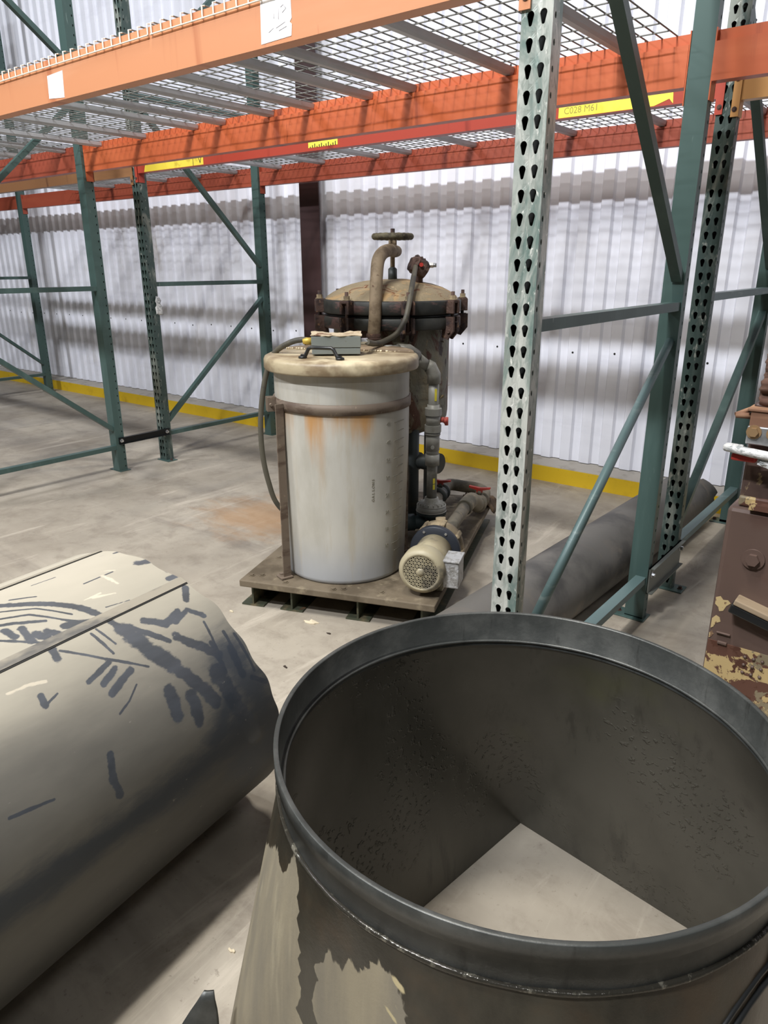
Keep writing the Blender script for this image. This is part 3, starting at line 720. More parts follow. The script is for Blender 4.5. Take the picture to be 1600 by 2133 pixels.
fs = [(k * (NS + 1) + i, k * (NS + 1) + i + 1, ((k + 1) % NA) * (NS + 1) + i + 1, ((k + 1) % NA) * (NS + 1) + i) for k in range(NA) for i in range(NS)]
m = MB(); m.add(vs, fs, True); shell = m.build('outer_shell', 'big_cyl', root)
STRK = [([(0.72,0.573),(0.747,0.55),(0.787,0.514),(0.825,0.467),(0.846,0.418),(0.86,0.365)],0.0156,0),([(0.86,0.365),(0.876,0.303),(0.905,0.252)],0.036,0),([(0.905,0.252),(0.935,0.19),(0.963,0.135)],0.0276,0),([(0.692,0.528),(0.738,0.506),(0.777,0.455),(0.822,0.409)],0.006,0),([(0.706,0.551),(0.76,0.515),(0.801,0.457)],0.0048,0),([(0.676,0.489),(0.681,0.466)],0.0156,0),([(0.703,0.476),(0.697,0.438)],0.0156,0),([(0.715,0.45),(0.725,0.427)],0.018,0),([(0.736,0.443),(0.754,0.415)],0.0156,0),([(0.769,0.436),(0.818,0.42)],0.0168,0),([(0.655,0.47),(0.711,0.422)],0.006,0),([(0.799,0.394),(0.808,0.334)],0.006,0),([(0.814,0.398),(0.825,0.35)],0.0048,0),([(0.725,0.39),(0.787,0.331),(0.855,0.274)],0.0054,0),([(0.787,0.321),(0.732,0.306)],0.0108,0),([(0.792,0.304),(0.753,0.288)],0.012,0),([(0.818,0.286),(0.757,0.264)],0.0132,0),([(0.715,0.4),(0.71,0.377)],0.0156,0),([(0.912,0.367),(0.948,0.336),(0.992,0.349)],0.0156,0),([(0.971,0.331),(1.016,0.343),(1.042,0.312)],0.012,0),([(1.028,0.524),(1.062,0.51),(1.061,0.464)],0.0204,0),([(1.041,0.437),(1.07,0.434)],0.0132,0),([(1.054,0.394),(1.033,0.365)],0.0144,0),([(1.029,0.608),(1.05,0.604)],0.0072,0),([(0.868,0.208),(0.862,0.156)],0.0264,0),([(0.912,0.174),(0.907,0.121)],0.0264,0),([(1.017,0.25),(1.015,0.178)],0.0108,0),([(1.062,0.259),(1.062,0.197)],0.0072,0),([(1.085,0.242),(1.093,0.145)],0.0072,0),([(1.032,0.3),(1.02,0.211)],0.0054,0),([(1.056,0.218),(1.056,0.152)],0.018,0),([(0.992,0.19),(1.018,0.082),(1.049,0.002)],0.036,0),([(1.079,0.134),(1.116,0.103)],0.0096,0),([(1.086,0.025),(0.892,0.026),(0.759,0.018),(0.62,0.03),(0.48,0.038),(0.439,0.04)],0.072,1),([(1.0,0.116),(0.932,0.049)],0.072,1),([(0.699,0.165),(0.687,0.125),(0.69,0.088)],0.0144,0),([(0.5,0.17),(0.536,0.163),(0.576,0.154)],0.0054,0),([(0.642,0.325),(0.639,0.305)],0.0108,0),([(0.645,0.307),(0.67,0.315)],0.0042,0),([(0.812,0.255),(0.781,0.234),(0.751,0.222)],0.0036,0),([(0.885,0.53),(0.961,0.53)],0.0036,0),([(0.868,0.437),(0.923,0.428)],0.0024,0),([(0.813,0.608),(0.867,0.603)],0.003,0),([(0.746,0.581),(0.787,0.554)],0.0048,0),([(0.598,0.359),(0.633,0.357),(0.665,0.346)],0.0084,2),([(0.867,0.476),(0.913,0.462)],0.0084,2),([(0.934,0.528),(0.939,0.486)],0.012,2),([(0.847,0.48),(0.889,0.48)],0.0048,2),([(0.945,0.55),(0.97,0.532)],0.003,2)]
STRK += [([(1.04, .20), (1.09, .06), (1.12, -.08)], .12, 1), ([(1.0, .05), (1.05, -.1)], .12, 1), ([(.95, .30), (1.02, .22)], .02, 0), ([(.88, .36), (.93, .30)], .012, 0), ([(.66, .52), (.70, .50), (.75, .47)], .008, 0)]
S_ = np.array(S_); V_ = np.array(A_) * RC
fld = [np.zeros(len(S_)) for _ in range(3)]
for pl_, w_, k_ in STRK:
    for (a0, b0), (a1, b1) in zip(pl_[:-1], pl_[1:]):
        dx, dy = a1 - a0, b1 - b0; L2 = dx * dx + dy * dy + 1e-9
        t_ = np.clip(((S_ - a0) * dx + (V_ - b0) * dy) / L2, 0, 1)
        dd = np.hypot(S_ - a0 - t_ * dx, V_ - b0 - t_ * dy)
        hw = w_ / 2 * 1.15
        fld[k_] = np.maximum(fld[k_], np.clip(1 - .5 * dd / hw, 0, 1))
for nm_, f_ in zip(('clear', 'soft', 'pale'), fld): add_attr(shell, nm_, f_)
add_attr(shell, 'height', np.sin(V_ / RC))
# inner wall and rim
m = MB(); vs = []; NB = 96
for k in range(NB):
    a = 2 * pi * k / NB - pi / 2; se = s_end(a)
    vs += [cpt(-1.0, a, RC - .009), cpt(se - .001, a, RC - .009)]
m.add(vs, [(2 * k, (2 * k + 2) % (2 * NB), (2 * k + 3) % (2 * NB), 2 * k + 1) for k in range(NB)], True); m.build('inner_wall', 'duct_in', root)
m = MB(); vs = []; NB = NA
for k in range(NB):
    a = AN_[k] - (2 * pi if AN_[k] > pi else 0); se = s_end((a + pi / 2) % (2 * pi) - pi / 2)
    vs += [cpt(se, a, RC), cpt(se - .001, a, RC - .009)]
m.add(vs, [(2 * k, (2 * k + 2) % (2 * NB), (2 * k + 3) % (2 * NB), 2 * k + 1) for k in range(NB)]); m.build('cut_edge', 'dark_pipe', root)
for ad in (61.2, 98.8):
    a = radians(ad)
    m = MB(); se = s_end(a)
    for da, r_, w_ in ((.0, .0012, .0035),):
        q = [cpt(s, a - w_ / RC / 2, RC + h) for s in (-1.0, se) for h in (-.001, r_)] + [cpt(s, a + w_ / RC / 2, RC + h) for s in (-1.0, se) for h in (-.001, r_)]
        m.add(q, [(0, 1, 3, 2), (4, 6, 7, 5), (1, 5, 7, 3), (0, 2, 6, 4), (2, 3, 7, 6), (0, 4, 5, 1)])
    m.build('dark_seam', 'duct_in', root)
    m = MB(); a2 = a + .011 / RC
    q = [cpt(s, a2 - .009 / RC, RC + h) for s in (-1.0, se) for h in (-.001, .0022)] + [cpt(s, a2 + .012 / RC, RC + h) for s in (-1.0, se) for h in (-.001, .0006)]
    m.add(q, [(0, 1, 3, 2), (4, 6, 7, 5), (1, 5, 7, 3), (0, 2, 6, 4), (2, 3, 7, 6), (0, 4, 5, 1)])
    m.build('lap_strip', 'dust_strip' if 'dust_strip' in MAT else 'pvc_dusty', root)

# ------------------------------------------------------------------ black pipe on the floor behind the front frame
RP = .147; p0 = Vector((-1.255 + .040 * 1.19 + .03, 1.20, RP)); p1 = Vector((-1.078, 4.19, RP))
pd = (p1 - p0).normalized(); ps = Vector((pd.y, -pd.x, 0))
def ppt(s, a, r): return p0 + pd * s + ps * (r * cos(a)) + Vector((0, 0, r * sin(a)))
LP = (p1 - p0).length
root = thing('black_pipe', 'long dark dusty pipe lying on the floor behind the nearest rack frame', 'pipe', (p0.x, p0.y, 0))
m = MB(); N_ = 64; sg = 24; vs = []
def pend(a): return LP - .10 * (sin(a) * .5 + .5) + .10 * max(0, cos(a + .5)) + (.08 if sin(a * 2 + .4) > .6 else 0)
for i in range(sg + 1):
    for k in range(N_):
        a = 2 * pi * k / N_; vs.append(ppt(pend(a) * i / sg, a, RP))
m.add(vs, [(i * N_ + k, i * N_ + (k + 1) % N_, (i + 1) * N_ + (k + 1) % N_, (i + 1) * N_ + k) for i in range(sg) for k in range(N_)], True)
m.build('outer_wall', 'pipe_black', root)
m = MB(); vs = []
for k in range(N_):
    a = 2 * pi * k / N_; e_ = pend(a); vs += [ppt(0, a, RP), ppt(0, a, RP - .008), ppt(e_, a, RP - .008), ppt(e_, a, RP)]
fs = []
for k in range(N_):
    j = (k + 1) % N_
    fs += [(4 * k, 4 * j, 4 * j + 1, 4 * k + 1), (4 * k + 1, 4 * j + 1, 4 * j + 2, 4 * k + 2), (4 * k + 2, 4 * j + 2, 4 * j + 3, 4 * k + 3)]
m.add(vs, fs, False); m.build('inner_wall', 'duct_in', root)

# ------------------------------------------------------------------ square-to-round hopper in the foreground
HC = Vector((-.424, .902)); HR = .388; HZ = .72
e1 = Vector((.9912, -.1323)); e2 = Vector((.1323, .9912))
Pc0 = Vector((-.678, 1.453)); SW, SD = .82, .93
cor = {0: Pc0 + e1 * SW, 1: Pc0, 2: Pc0 - e2 * SD, 3: Pc0 - e2 * SD + e1 * SW}   # rear-right, rear-left, front-left, front-right
a_off = math.atan2(e1.y, e1.x)
def hop_ring(theta, r, z): return Vector((HC.x + r * cos(theta + a_off), HC.y + r * sin(theta + a_off), z))
def hop_surface(rtop, inset, ztop, zbot, nq=28, nz=40):
    """grid over (theta, t); flat triangles and corner cones"""
    cols = []   # (top point, bottom point)
    cc = (cor[0] + cor[2]) / 2
    def inn(p): 
        d1 = (p - cc).dot(e1); d2 = (p - cc).dot(e2)
        return cc + e1 * (d1 - inset * (1 if d1 > 0 else -1)) + e2 * (d2 - inset * (1 if d2 > 0 else -1))
    C4 = [inn(cor[i]) for i in range(4)]   # quadrant i spans theta i*90..(i+1)*90
    for qd in range(4):
        prev = C4[qd]
        for k in range(nq + 1):
            th = (qd + k / nq) * pi / 2
            cols.append((hop_ring(th, rtop, ztop), Vector((C4[qd].x, C4[qd].y, zbot)), th))
        nx_ = C4[(qd + 1) % 4]
        for k in range(1, 14):      # flat triangle to next corner
            u = k / 14; b = C4[qd].lerp(nx_, u)
            cols.append((hop_ring((qd + 1) * pi / 2, rtop, ztop), Vector((b.x, b.y, zbot)), (qd + 1) * pi / 2))
    n_ = len(cols); vs = []; fs = []
    for i in range(nz + 1):
        t_ = i / nz
        for (a, b, th) in cols: vs.append(a.lerp(b, t_))
    for i in range(nz):
        for k in range(n_):
            j = (k + 1) % n_; fs.append((i * n_ + k, i * n_ + j, (i + 1) * n_ + j, (i + 1) * n_ + k))
    return vs, fs
root = thing('square_to_round_hopper', 'large dark open-topped hopper with round rim and square base in the foreground', 'hopper', (HC.x, HC.y, 0))
m = MB(); vs, fs = hop_surface(HR, 0, HZ - .075, 0); m.add(vs, fs, True)
sk = m.build('outer_skin', 'hop_out', root)
zb_tab = [(-180, .45), (-140, .50), (-130, .56), (-125, .585), (-122.5, .60), (-121.5, .55), (-120, .605), (-119, .56), (-117, .63), (-113, .64), (-111.5, .60), (-110, .50), (-109, .1), (-108.2, -.2), (-106.5, -.2), (-105.6, .3), (-104.6, .53), (-103, .50), (-101.5, .555), (-97, .54), (-95, .575), (-92, .56), (-90, .60), (-87, .61), (-83, .60), (-80, .55), (-78, .30), (-76, -.2), (-60, -.4), (0, -.4), (180, .4)]
ph = [math.degrees(math.atan2(v.y - HC.y, v.x - HC.x)) for v in vs]
zz = np.interp(ph, [p for p, _ in zb_tab], [z for _, z in zb_tab])
zv = np.array([v.z for v in vs])
add_attr(sk, 'wet', np.clip(.5 + (zv - zz) * 14, 0, 1))
php = np.array(ph)
add_attr(sk, 'cream', np.clip(1 - np.abs(php + 84.2 + (zv - .5) * -4) / 1.4, 0, 1) * (zv < .6))
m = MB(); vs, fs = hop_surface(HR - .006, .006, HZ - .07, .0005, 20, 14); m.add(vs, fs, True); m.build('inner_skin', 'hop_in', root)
TH = Matrix.Translation((HC.x, HC.y, 0))
m = MB(); m.lathe([(HR, HZ - .074), (HR, HZ - .030), (HR + .006, HZ - .028), (HR + .006, HZ - .001), (HR + .005, HZ), (HR - .001, HZ), (HR - .002, HZ - .002), (HR - .002, HZ - .058), (HR - .007, HZ - .062), (HR - .007, HZ - .072)], 160, TH, True)
rr = m.build('rim_ring', 'hop_ring', root)
m = MB(); m.torus(HR + .0015, .0042, 200, 8, TH @ Matrix.Translation((0, 0, HZ - .074)), .12); tag(m.build('weld_bead', 'wet_bead' if 'wet_bead' in MAT else 'black_plastic', root), 'shiny wet weld bead')
m = MB(); m.torus(HR - .0075, .003, 200, 6, TH @ Matrix.Translation((0, 0, HZ - .062)), .1); m.build('inner_bead', 'hop_ring', root)
# raised diagonal seam on the right-hand side
m = MB()
for off, r_ in ((0, .0035), (.016, .0045)):
    m.tube([(-.030 + off * .2, .835, .608 - off), (-.036 + off * .3, .807, .596 - off), (-.042 + off * .3, .783, .597 - off), (-.049 + off * .3, .755, .592 - off), (-.055 + off * .35, .731, .586 - off), (-.060 + off * .35, .713, .578 - off), (-.068 + off * .35, .688, .566 - off), (-.073 + off * .35, .668, .552 - off)], r_, 8)
m.build('side_rib', 'black_plastic', root)

# pointed dark flap in the bottom left corner: a curved leaf of sheet standing on its wide foot
root = thing('cut_duct_scrap', 'small dark pointed offcut of duct at the bottom edge, left of the hopper', 'duct offcut', (-.81, .38, 0))
tip = Vector((-.768, .508, .275)); bs = Vector((-.785, .385, 0)); sd = Vector((.79, .61, 0)); nb = Vector((.45, -.80, .38))
m = MB(); vs = []; NU_, NT_ = 14, 16
for j in range(NT_ + 1):
    t_ = j / NT_; w_ = .085 * max(.10, (1 - t_) ** .62)
    for i in range(NU_ + 1):
        u = i / NU_ * 2 - 1
        vs.append(bs.lerp(tip, t_) + sd * u * w_ * (1.15 if u > 0 else .72) + Vector((-.82, .57, 0)) * (.030 * abs(u + .2) ** 1.4 * (1 - .97 * t_)))
for i, v in enumerate(vs): v.z = max(v.z, .001)
m.add(vs, [(j * (NU_ + 1) + i, j * (NU_ + 1) + i + 1, (j + 1) * (NU_ + 1) + i + 1, (j + 1) * (NU_ + 1) + i) for j in range(NT_) for i in range(NU_)], True)
o = m.build('curved_sheet', 'hop_ring', root, fix=False); so = o.modifiers.new('thick', 'SOLIDIFY'); so.thickness = .005; so.offset = 1

# ------------------------------------------------------------------ skid frame
FLc = Vector((-2.242, 1.852, 0)); ANG = math.atan2(.357, .934)
SK = Matrix.Translation(FLc) @ Matrix.Rotation(ANG, 4, 'Z')
SKI = SK.inverted()
def sk_(p): return SKI @ Vector(p)
SWID, SLEN = .862, 1.47
t = thing('equipment_skid', 'low dusty steel skid platform under the tank and pump', 'skid', (SWID / 2, SLEN / 2, 0), SK)
m = MB(); m.bbox((0, 0, .100), (SWID, SLEN, .130), .004); m.build('deck_plate', 'skid', t)
for u in (.042, .225, .525, .80):
    m = MB()
    m.box((u - .052, .03, 0), (u + .052, SLEN - .03, .007)); m.box((u - .004, .035, .007), (u + .004, SLEN - .035, .0995))
    m.build('runner_beam', 'skid_green', t)
for (u, v) in ((.03, .06), (.072, .075), (.20, .035), (.42, .03), (.46, .045), (.055, .28), (.62, .06)):
    m = MB(); m.hexbolt((u, v, .130), (0, 0, 1), .010, .006); m.build('deck_bolt', 'skid', t)
m = MB(); m.bbox((.0, .0, .1305), (.0 + .001, .001, .131), .0002)

# plastic tank
TC = (.365, .333)
t = thing('plastic_tank', 'tall milky plastic tank with orange rust stains, strapped on the skid', 'tank', (TC[0], TC[1], .130), SK)
MT = Matrix.Translation((TC[0], TC[1], 0))
Z0, Z1 = .131, 1.02
m = MB(); vs = []; NQ, NZ = 128, 90
for i in range(NZ + 1):
    z = Z0 + (Z1 - Z0) * i / NZ; r_ = .266 + .017 * min(1, (z - Z0) / .6)
    if i == 0: r_ -= .008
    for k in range(NQ):
        a = 2 * pi * k / NQ; vs.append((TC[0] + r_ * cos(a), TC[1] + r_ * sin(a), z))
m.add(vs, [(i * NQ + k, i * NQ + (k + 1) % NQ, (i + 1) * NQ + (k + 1) % NQ, (i + 1) * NQ + k) for i in range(NZ) for k in range(NQ)], True)
sh = m.build('shell', 'tank', t)
camdir = math.atan2(*reversed([(SKI @ Vector((0, 0, 0)))[i] - (TC[0], TC[1])[i] for i in (0, 1)]))   # angle from tank axis to camera
def off_ang(v): 
    a = math.degrees(math.atan2(v[1] - TC[1], v[0] - TC[0]) - camdir); return (a + 180) % 360 - 180
an = np.array([off_ang(v) for v in vs]); zv = np.array([v[2] for v in vs])
def blob(a0, w, ztop, zlen, amp=1.0): return amp * np.clip(1 - np.abs(an - a0) / w, 0, 1) ** .6 * np.clip((zv - (ztop - zlen)) / zlen, 0, 1) * (zv < ztop)
stn = np.maximum.reduce([blob(-25, 9, .86, .30, 1.05), blob(-19, 5, .86, .42, .8), blob(-2, 16, .86, .16, .75), blob(17, 15, .86, .20, .95), blob(-55, 16, .86, .25, .55)])
add_attr(sh, 'stain', stn)
shd = np.clip((an - 20) / 50, 0, .65) * np.clip(1.2 - zv * .5, 0, 1) + np.clip(1 - np.abs(zv - .93) / .05, 0, 1) * .2  # shade painted on the right-hand side, plus a darker band below the lid
add_attr(sh, 'side_shade', shd)
m = MB(); m.lathe([(0, 1.030), (.30, 1.024), (.285, 1.008), (.318, 1.008), (.321, 1.014), (.321, 1.046), (.316, 1.056), (.304, 1.062), (0, 1.066)], 96, MT)
lid = m.build('lid', 'lid', t)
m = MB()   # raised rear half of lid
pts_ = []
cv = .085
h0 = math.asin(cv / .300)
for k in range(41):
    a = h0 + (pi - 2 * h0) * k / 40; pts_.append((TC[0] + .300 * cos(a), TC[1] + .300 * sin(a)))
vs = [(x, y, 1.058) for x, y in pts_] + [(x, y, 1.070) for x, y in pts_]; k = len(pts_)
hr_ = Matrix.Translation((TC[0], TC[1], 0)) @ Matrix.Rotation(radians(-2), 4, 'Z') @ Matrix.Translation((-TC[0], -TC[1], 0))
m.add(vs, [tuple(range(k, 2 * k)), tuple(range(k - 1, -1, -1))] + [(i, (i + 1) % k, (i + 1) % k + k, i + k) for i in range(k)], False, hr_)
m.build('rear_lid_panel', 'lid_back', lid)
m = MB(); rnd = random.Random(7)
xx = -.285
while xx < .285:
    w_ = rnd.uniform(.004, .012)
    if rnd.random() < .72: m.tube([(TC[0] + xx, TC[1] + cv - .004, 1.067), (TC[0] + xx + w_, TC[1] + cv - .004, 1.067)], rnd.uniform(.003, .0055), 6)
    xx += w_ + .003
m.build('seam_bead', 'bead', lid)
# handle: two feet, two rising legs, one bar
hA = sk_((-2.020, 2.064, 1.066)); hB = sk_((-1.868, 2.112, 1.066)); dr = (hB - hA).normalized(); upz = Vector((0, 0, 1))
m = MB()
for p, s_ in ((hA, 1), (hB, -1)):
    m.lathe([(0, 0), (.017, 0), (.017, .006), (.012, .009), (0, .009)], 16, Matrix.Translation(p - Vector((0, 0, .002))))
m.tube([hA - dr * .006 + upz * .006, hA + dr * .012 + upz * .008, hA + dr * .026 + upz * .034, hA + dr * .036 + upz * .040, hB - dr * .036 + upz * .040, hB - dr * .026 + upz * .034, hB - dr * .012 + upz * .008, hB + dr * .006 + upz * .006], .0075, 10)
tag(m.build('handle', 'black_plastic', lid), 'black bow handle')
m = MB(); m.lathe([(.2835, .853), (.290, .855), (.290, .894), (.2835, .896)], 96, MT); bd = m.build('strap_band', 'band', t)
m = MB(); ba = camdir - radians(72)
bx, by = TC[0] + .292 * cos(ba), TC[1] + .292 * sin(ba)
Mb = Matrix.Translation((bx, by, .872)) @ Matrix.Rotation(ba, 4, 'Z')
m.bbox((-.004, -.016, -.03), (.034, -.008, .03), .002, Mb); m.bbox((-.004, .008, -.03), (.034, .016, .03), .002, Mb)
m.tube([Mb @ Vector((.02, -.03, 0)), Mb @ Vector((.02, .03, 0))], .006, 8); m.build('clamp_bolt', 'band', bd)
for da in (-58, 112, 190):
    aa = camdir + radians(da)
    Ma = Matrix.Translation((TC[0], TC[1], 0)) @ Matrix.Rotation(aa, 4, 'Z')
    m = MB()
    m.box((.291, -.020, .132), (.297, .020, .885), Ma); m.box((.297, .014, .132), (.325, .020, .885), Ma)
    m.bbox((.285, -.024, .131), (.340, .030, .140), .002, Ma)
    br = m.build('hold_down_bracket', 'band', t)
    m = MB(); q = Ma @ Vector((.322, -.008, .140)); m.hexbolt(q, (0, 0, 1), .010, .009); m.build('anchor_bolt', 'band', br)
# graduation marks and writing moulded on the shell
m = MB()
def on_tank(ang, z, r_=.2835):
    a = camdir + radians(ang); rr_ = .266 + .017 * min(1, (z - Z0) / .6) + .0008
    return Matrix.Translation((TC[0] + rr_ * cos(a), TC[1] + rr_ * sin(a), z)) @ Matrix.Rotation(a + pi / 2, 4, 'Z') @ Matrix.Rotation(pi / 2, 4, 'X')
lbl = 10
for i in range(16):
    z = .245 + i * .0375
    major = i % 2 == 1
    a0 = 47 if major else 51; a1 = 62
    for k in range(4):
        aa0 = a0 + (a1 - a0) * k / 4; aa1 = a0 + (a1 - a0) * (k + 1) / 4
        q = []
        for aa in (aa0, aa1):
            rr_ = .266 + .017 * min(1, (z - Z0) / .6)
            for dz in (-.0018, .0018):
                for dr_ in (-.001, .0016):
                    ar_ = camdir + radians(aa); q.append((TC[0] + (rr_ + dr_) * cos(ar_), TC[1] + (rr_ + dr_) * sin(ar_), z + dz))
        m.add(q, [(0, 1, 3, 2), (4, 6, 7, 5), (1, 5, 7, 3), (0, 4, 5, 1), (2, 3, 7, 6)])
    if major:
        m.text(str(lbl), .022, on_tank(40, z), .0006); lbl += 5
m.build('graduation_marks', 'tank_mark' if 'tank_mark' in MAT else 'vessel', t)
m = MB()
for i, ch in enumerate('GALLONS'):
    m.text(ch, .016, on_tank(25, .50 + i * .0145) @ Matrix.Rotation(pi / 2, 4, 'Z'), .0006)
m.build('moulded_lettering', 'tank_mark', t)

# junction box on the lid
bl = sk_((-2.030, 2.128, 1.071)); brr = sk_((-1.885, 2.255, 1.071))
ux = (brr - bl); wbox = ux.length; bang = math.atan2(ux.y, ux.x)
MBX = Matrix.Translation(bl) @ Matrix.Rotation(bang, 4, 'Z')
t = thing('junction_box', 'grey peeling electrical box on the tank lid', 'junction box', tuple(bl), SK)
m = MB(); m.bbox((0, 0, 0), (wbox, .115, .024), .002, MBX); m.build('box_base', 'box_grey', t)
m = MB(); m.bbox((-.002, -.002, .026), (wbox + .002, .117, .070), .002, MBX); m.build('box_cover', 'box_grey', t)
m = MB(); vs = []; rnd = random.Random(5)
for j in range(7):
    for i in range(15):
        vs.append((-.004 + (wbox + .010) * i / 14 + rnd.uniform(-.002, .002), -.004 + .125 * j / 6 + rnd.uniform(-.003, .003), .0725 + rnd.uniform(0, .004) + (.006 if (i < 4 and j > 3) or (i > 9 and j > 4) else 0)))
fs = [(j * 15 + i, j * 15 + i + 1, (j + 1) * 15 + i + 1, (j + 1) * 15 + i) for j in range(6) for i in range(14)]
m.add(vs, fs, False, MBX); o = m.build('peeling_top', 'box_top', t, fix=False)
so = o.modifiers.new('thick', 'SOLIDIFY'); so.thickness = .003
m = MB(); m.tube([MBX @ Vector((-.001, .05, .048)), MBX @ Vector((-.022, .05, .048)), MBX @ Vector((-.038, .05, .046))], [.014, .014, .010], 12); m.build('cable_gland', 'fitting', t)
m = MB(); m.tube([MBX @ Vector((wbox, .05, .045)), MBX @ Vector((wbox + .03, .055, .045))], .013, 8, smooth=False); m.build('nipple', 'zinc', t)

# flexible conduit down the left of the tank
cp = [(-2.075, 2.170, 1.117), (-2.110, 2.160, 1.122), (-2.165, 2.140, 1.108), (-2.25, 2.133, 1.062), (-2.289, 2.12, 0.981), (-2.308, 2.103, 0.87), (-2.318, 2.094, 0.745), (-2.316, 2.095, 0.617), (-2.308, 2.114, 0.493), (-2.297, 2.150, 0.383), (-2.25, 2.24, .26), (-2.24, 2.32, .146)]
cp = [sk_(p) for p in cp]
m = MB(); m.tube(cp, .0115, 12, sub=8)
o = m.build('flexible_conduit', 'conduit', org=tuple(cp[-1]), frame=SK)
tag(o, 'dark flexible conduit drooping down the left side of the tank', 'conduit')

# ------------------------------------------------------------------ filter vessel
vc = sk_((-2.28, 2.974, 0)); VC = (vc.x, vc.y); MV = Matrix.Translation((vc.x, vc.y, 0))
vcam = math.atan2((SKI @ Vector((0, 0, 0))).y - vc.y, (SKI @ Vector((0, 0, 0))).x - vc.x)
t = thing('filter_vessel', 'rusty bolted-lid filter vessel with peeling paint behind the tank', 'pressure vessel', (vc.x, vc.y, .13), SK)
rnd = random.Random(11)
m = MB(); vs = []; NQ = 96
pv = [(.05, .565), (.16, .585), (.25, .62), (.287, .67)] + [(.291, .70 + .42 * i / 22) for i in range(23)]
for i, (r_, z) in enumerate(pv):
    for k in range(NQ):
        a = 2 * pi * k / NQ
        nn = noise.noise(Vector((cos(a) * 2.2, sin(a) * 2.2, z * 5))) 
        rr_ = r_ + (.012 * max(0, nn - .15) * 6 * .5 if i > 3 else 0) * (.6 + .8 * noise.noise(Vector((a * 9, z * 40, 1))))
        vs.append((VC[0] + rr_ * cos(a), VC[1] + rr_ * sin(a), z))
m.add(vs, [(i * NQ + k, i * NQ + (k + 1) % NQ, (i + 1) * NQ + (k + 1) % NQ, (i + 1) * NQ + k) for i in range(len(pv) - 1) for k in range(NQ)], True)
m.build('vessel_body', 'vessel', t)
m = MB(); m.lathe([(.285, 1.120), (.340, 1.120), (.344, 1.126), (.344, 1.168), (.338, 1.175), (.285, 1.175)], 96, MV); m.build('lower_flange', 'rust_dark', t)
m = MB(); m.lathe([(.28, 1.175), (.333, 1.176), (.333, 1.187), (.28, 1.188)], 72, MV); m.build('gasket', 'black', t)
m = MB(); m.lathe([(.25, 1.188), (.340, 1.188), (.345, 1.194), (.345, 1.244), (.338, 1.252), (.25, 1.252)], 96, MV); uf = m.build('upper_flange', 'rust_dark', t)
m = MB(); vs = []; fs = []
prof_ = [(.332, 1.250), (.318, 1.266), (.290, 1.284), (.25, 1.304), (.20, 1.321), (.14, 1.334), (.08, 1.341), (.03, 1.343), (.0, 1.343)]
for i, (r_, z) in enumerate(prof_):
    for k in range(NQ):
        a = 2 * pi * k / NQ; z2 = z + .006 * noise.noise(Vector((r_ * 8 * cos(a), r_ * 8 * sin(a), 3))) * (0 if i == 0 else 1)
        vs.append((VC[0] + r_ * cos(a), VC[1] + r_ * sin(a), z2))
m.add(vs, [(i * NQ + k, i * NQ + (k + 1) % NQ, (i + 1) * NQ + (k + 1) % NQ, (i + 1) * NQ + k) for i in range(len(prof_) - 1) for k in range(NQ)], True)
dm = m.build('domed_lid', 'dome', t)
m = MB(); rnd = random.Random(2)     # curled paint flakes
for i in range(46):
    a = rnd.uniform(0, 2 * pi); onb = i % 2
    r_ = rnd.uniform(.2, .32) if onb else .297; z = 1.30 - (r_ - .2) * .38 if onb else rnd.uniform(.62, 1.08)
    c_ = Vector((VC[0] + r_ * cos(a), VC[1] + r_ * sin(a), z)); s_ = rnd.uniform(.008, .022)
    q = [c_ + Vector((rnd.uniform(-s_, s_), rnd.uniform(-s_, s_), rnd.uniform(-s_, s_) * (.4 if onb else 1.2))) for _ in range(4)]
    m.add(q, [(0, 1, 2), (0, 2, 3), (0, 3, 1), (1, 3, 2)])
fl_ = m.build('paint_flakes', 'dome', dm); fl_['kind'] = 'stuff'
# swing bolts and lugs
for i, phd in enumerate((-78, -35, 12, 53, 97, 142, 187, 232)):
    a = vcam + radians(phd); Ml = MV @ Matrix.Rotation(a, 4, 'Z')
    m = MB()
    for s_ in (-1, 1):
        m.bbox((.335, s_ * .021 - .007, 1.192), (.382, s_ * .021 + .007, 1.250), .003, Ml)
    m.bbox((.340, -.026, 1.240), (.380, .026, 1.254), .003, Ml)
    lg = m.build('lid_lug', 'rust', t)
    m = MB()
    for s_ in (-1, 1):
        m.prism([(.330, 1.178), (.384, 1.178), (.384, 1.112), (.350, 1.072), (.318, 1.082)], s_ * .021 - .006, s_ * .021 + .006, Ml)
    ll = m.build('hinge_lug', 'rust', t)
    m = MB(); m.tube([Ml @ Vector((.360, -.036, 1.112)), Ml @ Vector((.360, .036, 1.112))], .009, 10); m.build('hinge_pin', 'rust', ll)
    m = MB(); m.tube([Ml @ Vector((.360, 0, 1.112)), Ml @ Vector((.360, 0, 1.292))], .0085, 10); sb_ = m.build('swing_bolt', 'rust', t)
    m = MB(); m.tube([Ml @ Vector((.360, 0, 1.254)), Ml @ Vector((.360, 0, 1.258))], .019, 16); m.tube([Ml @ Vector((.360, 0, 1.258)), Ml @ Vector((.360, 0, 1.274))], .0145, 6, smooth=False); m.build('nut', 'volute', sb_)
# legs
for a_ in (45, 135, 225, 315):
    a = radians(a_); x_, y_ = VC[0] + .235 * cos(a), VC[1] + .235 * sin(a)
    m = MB(); m.tube([(x_, y_, .136), (x_, y_, .70)], .028, 14); m.bbox((x_ - .045, y_ - .045, .1305), (x_ + .045, y_ + .045, .138), .002); m.build('leg', 'dark_pipe', t)
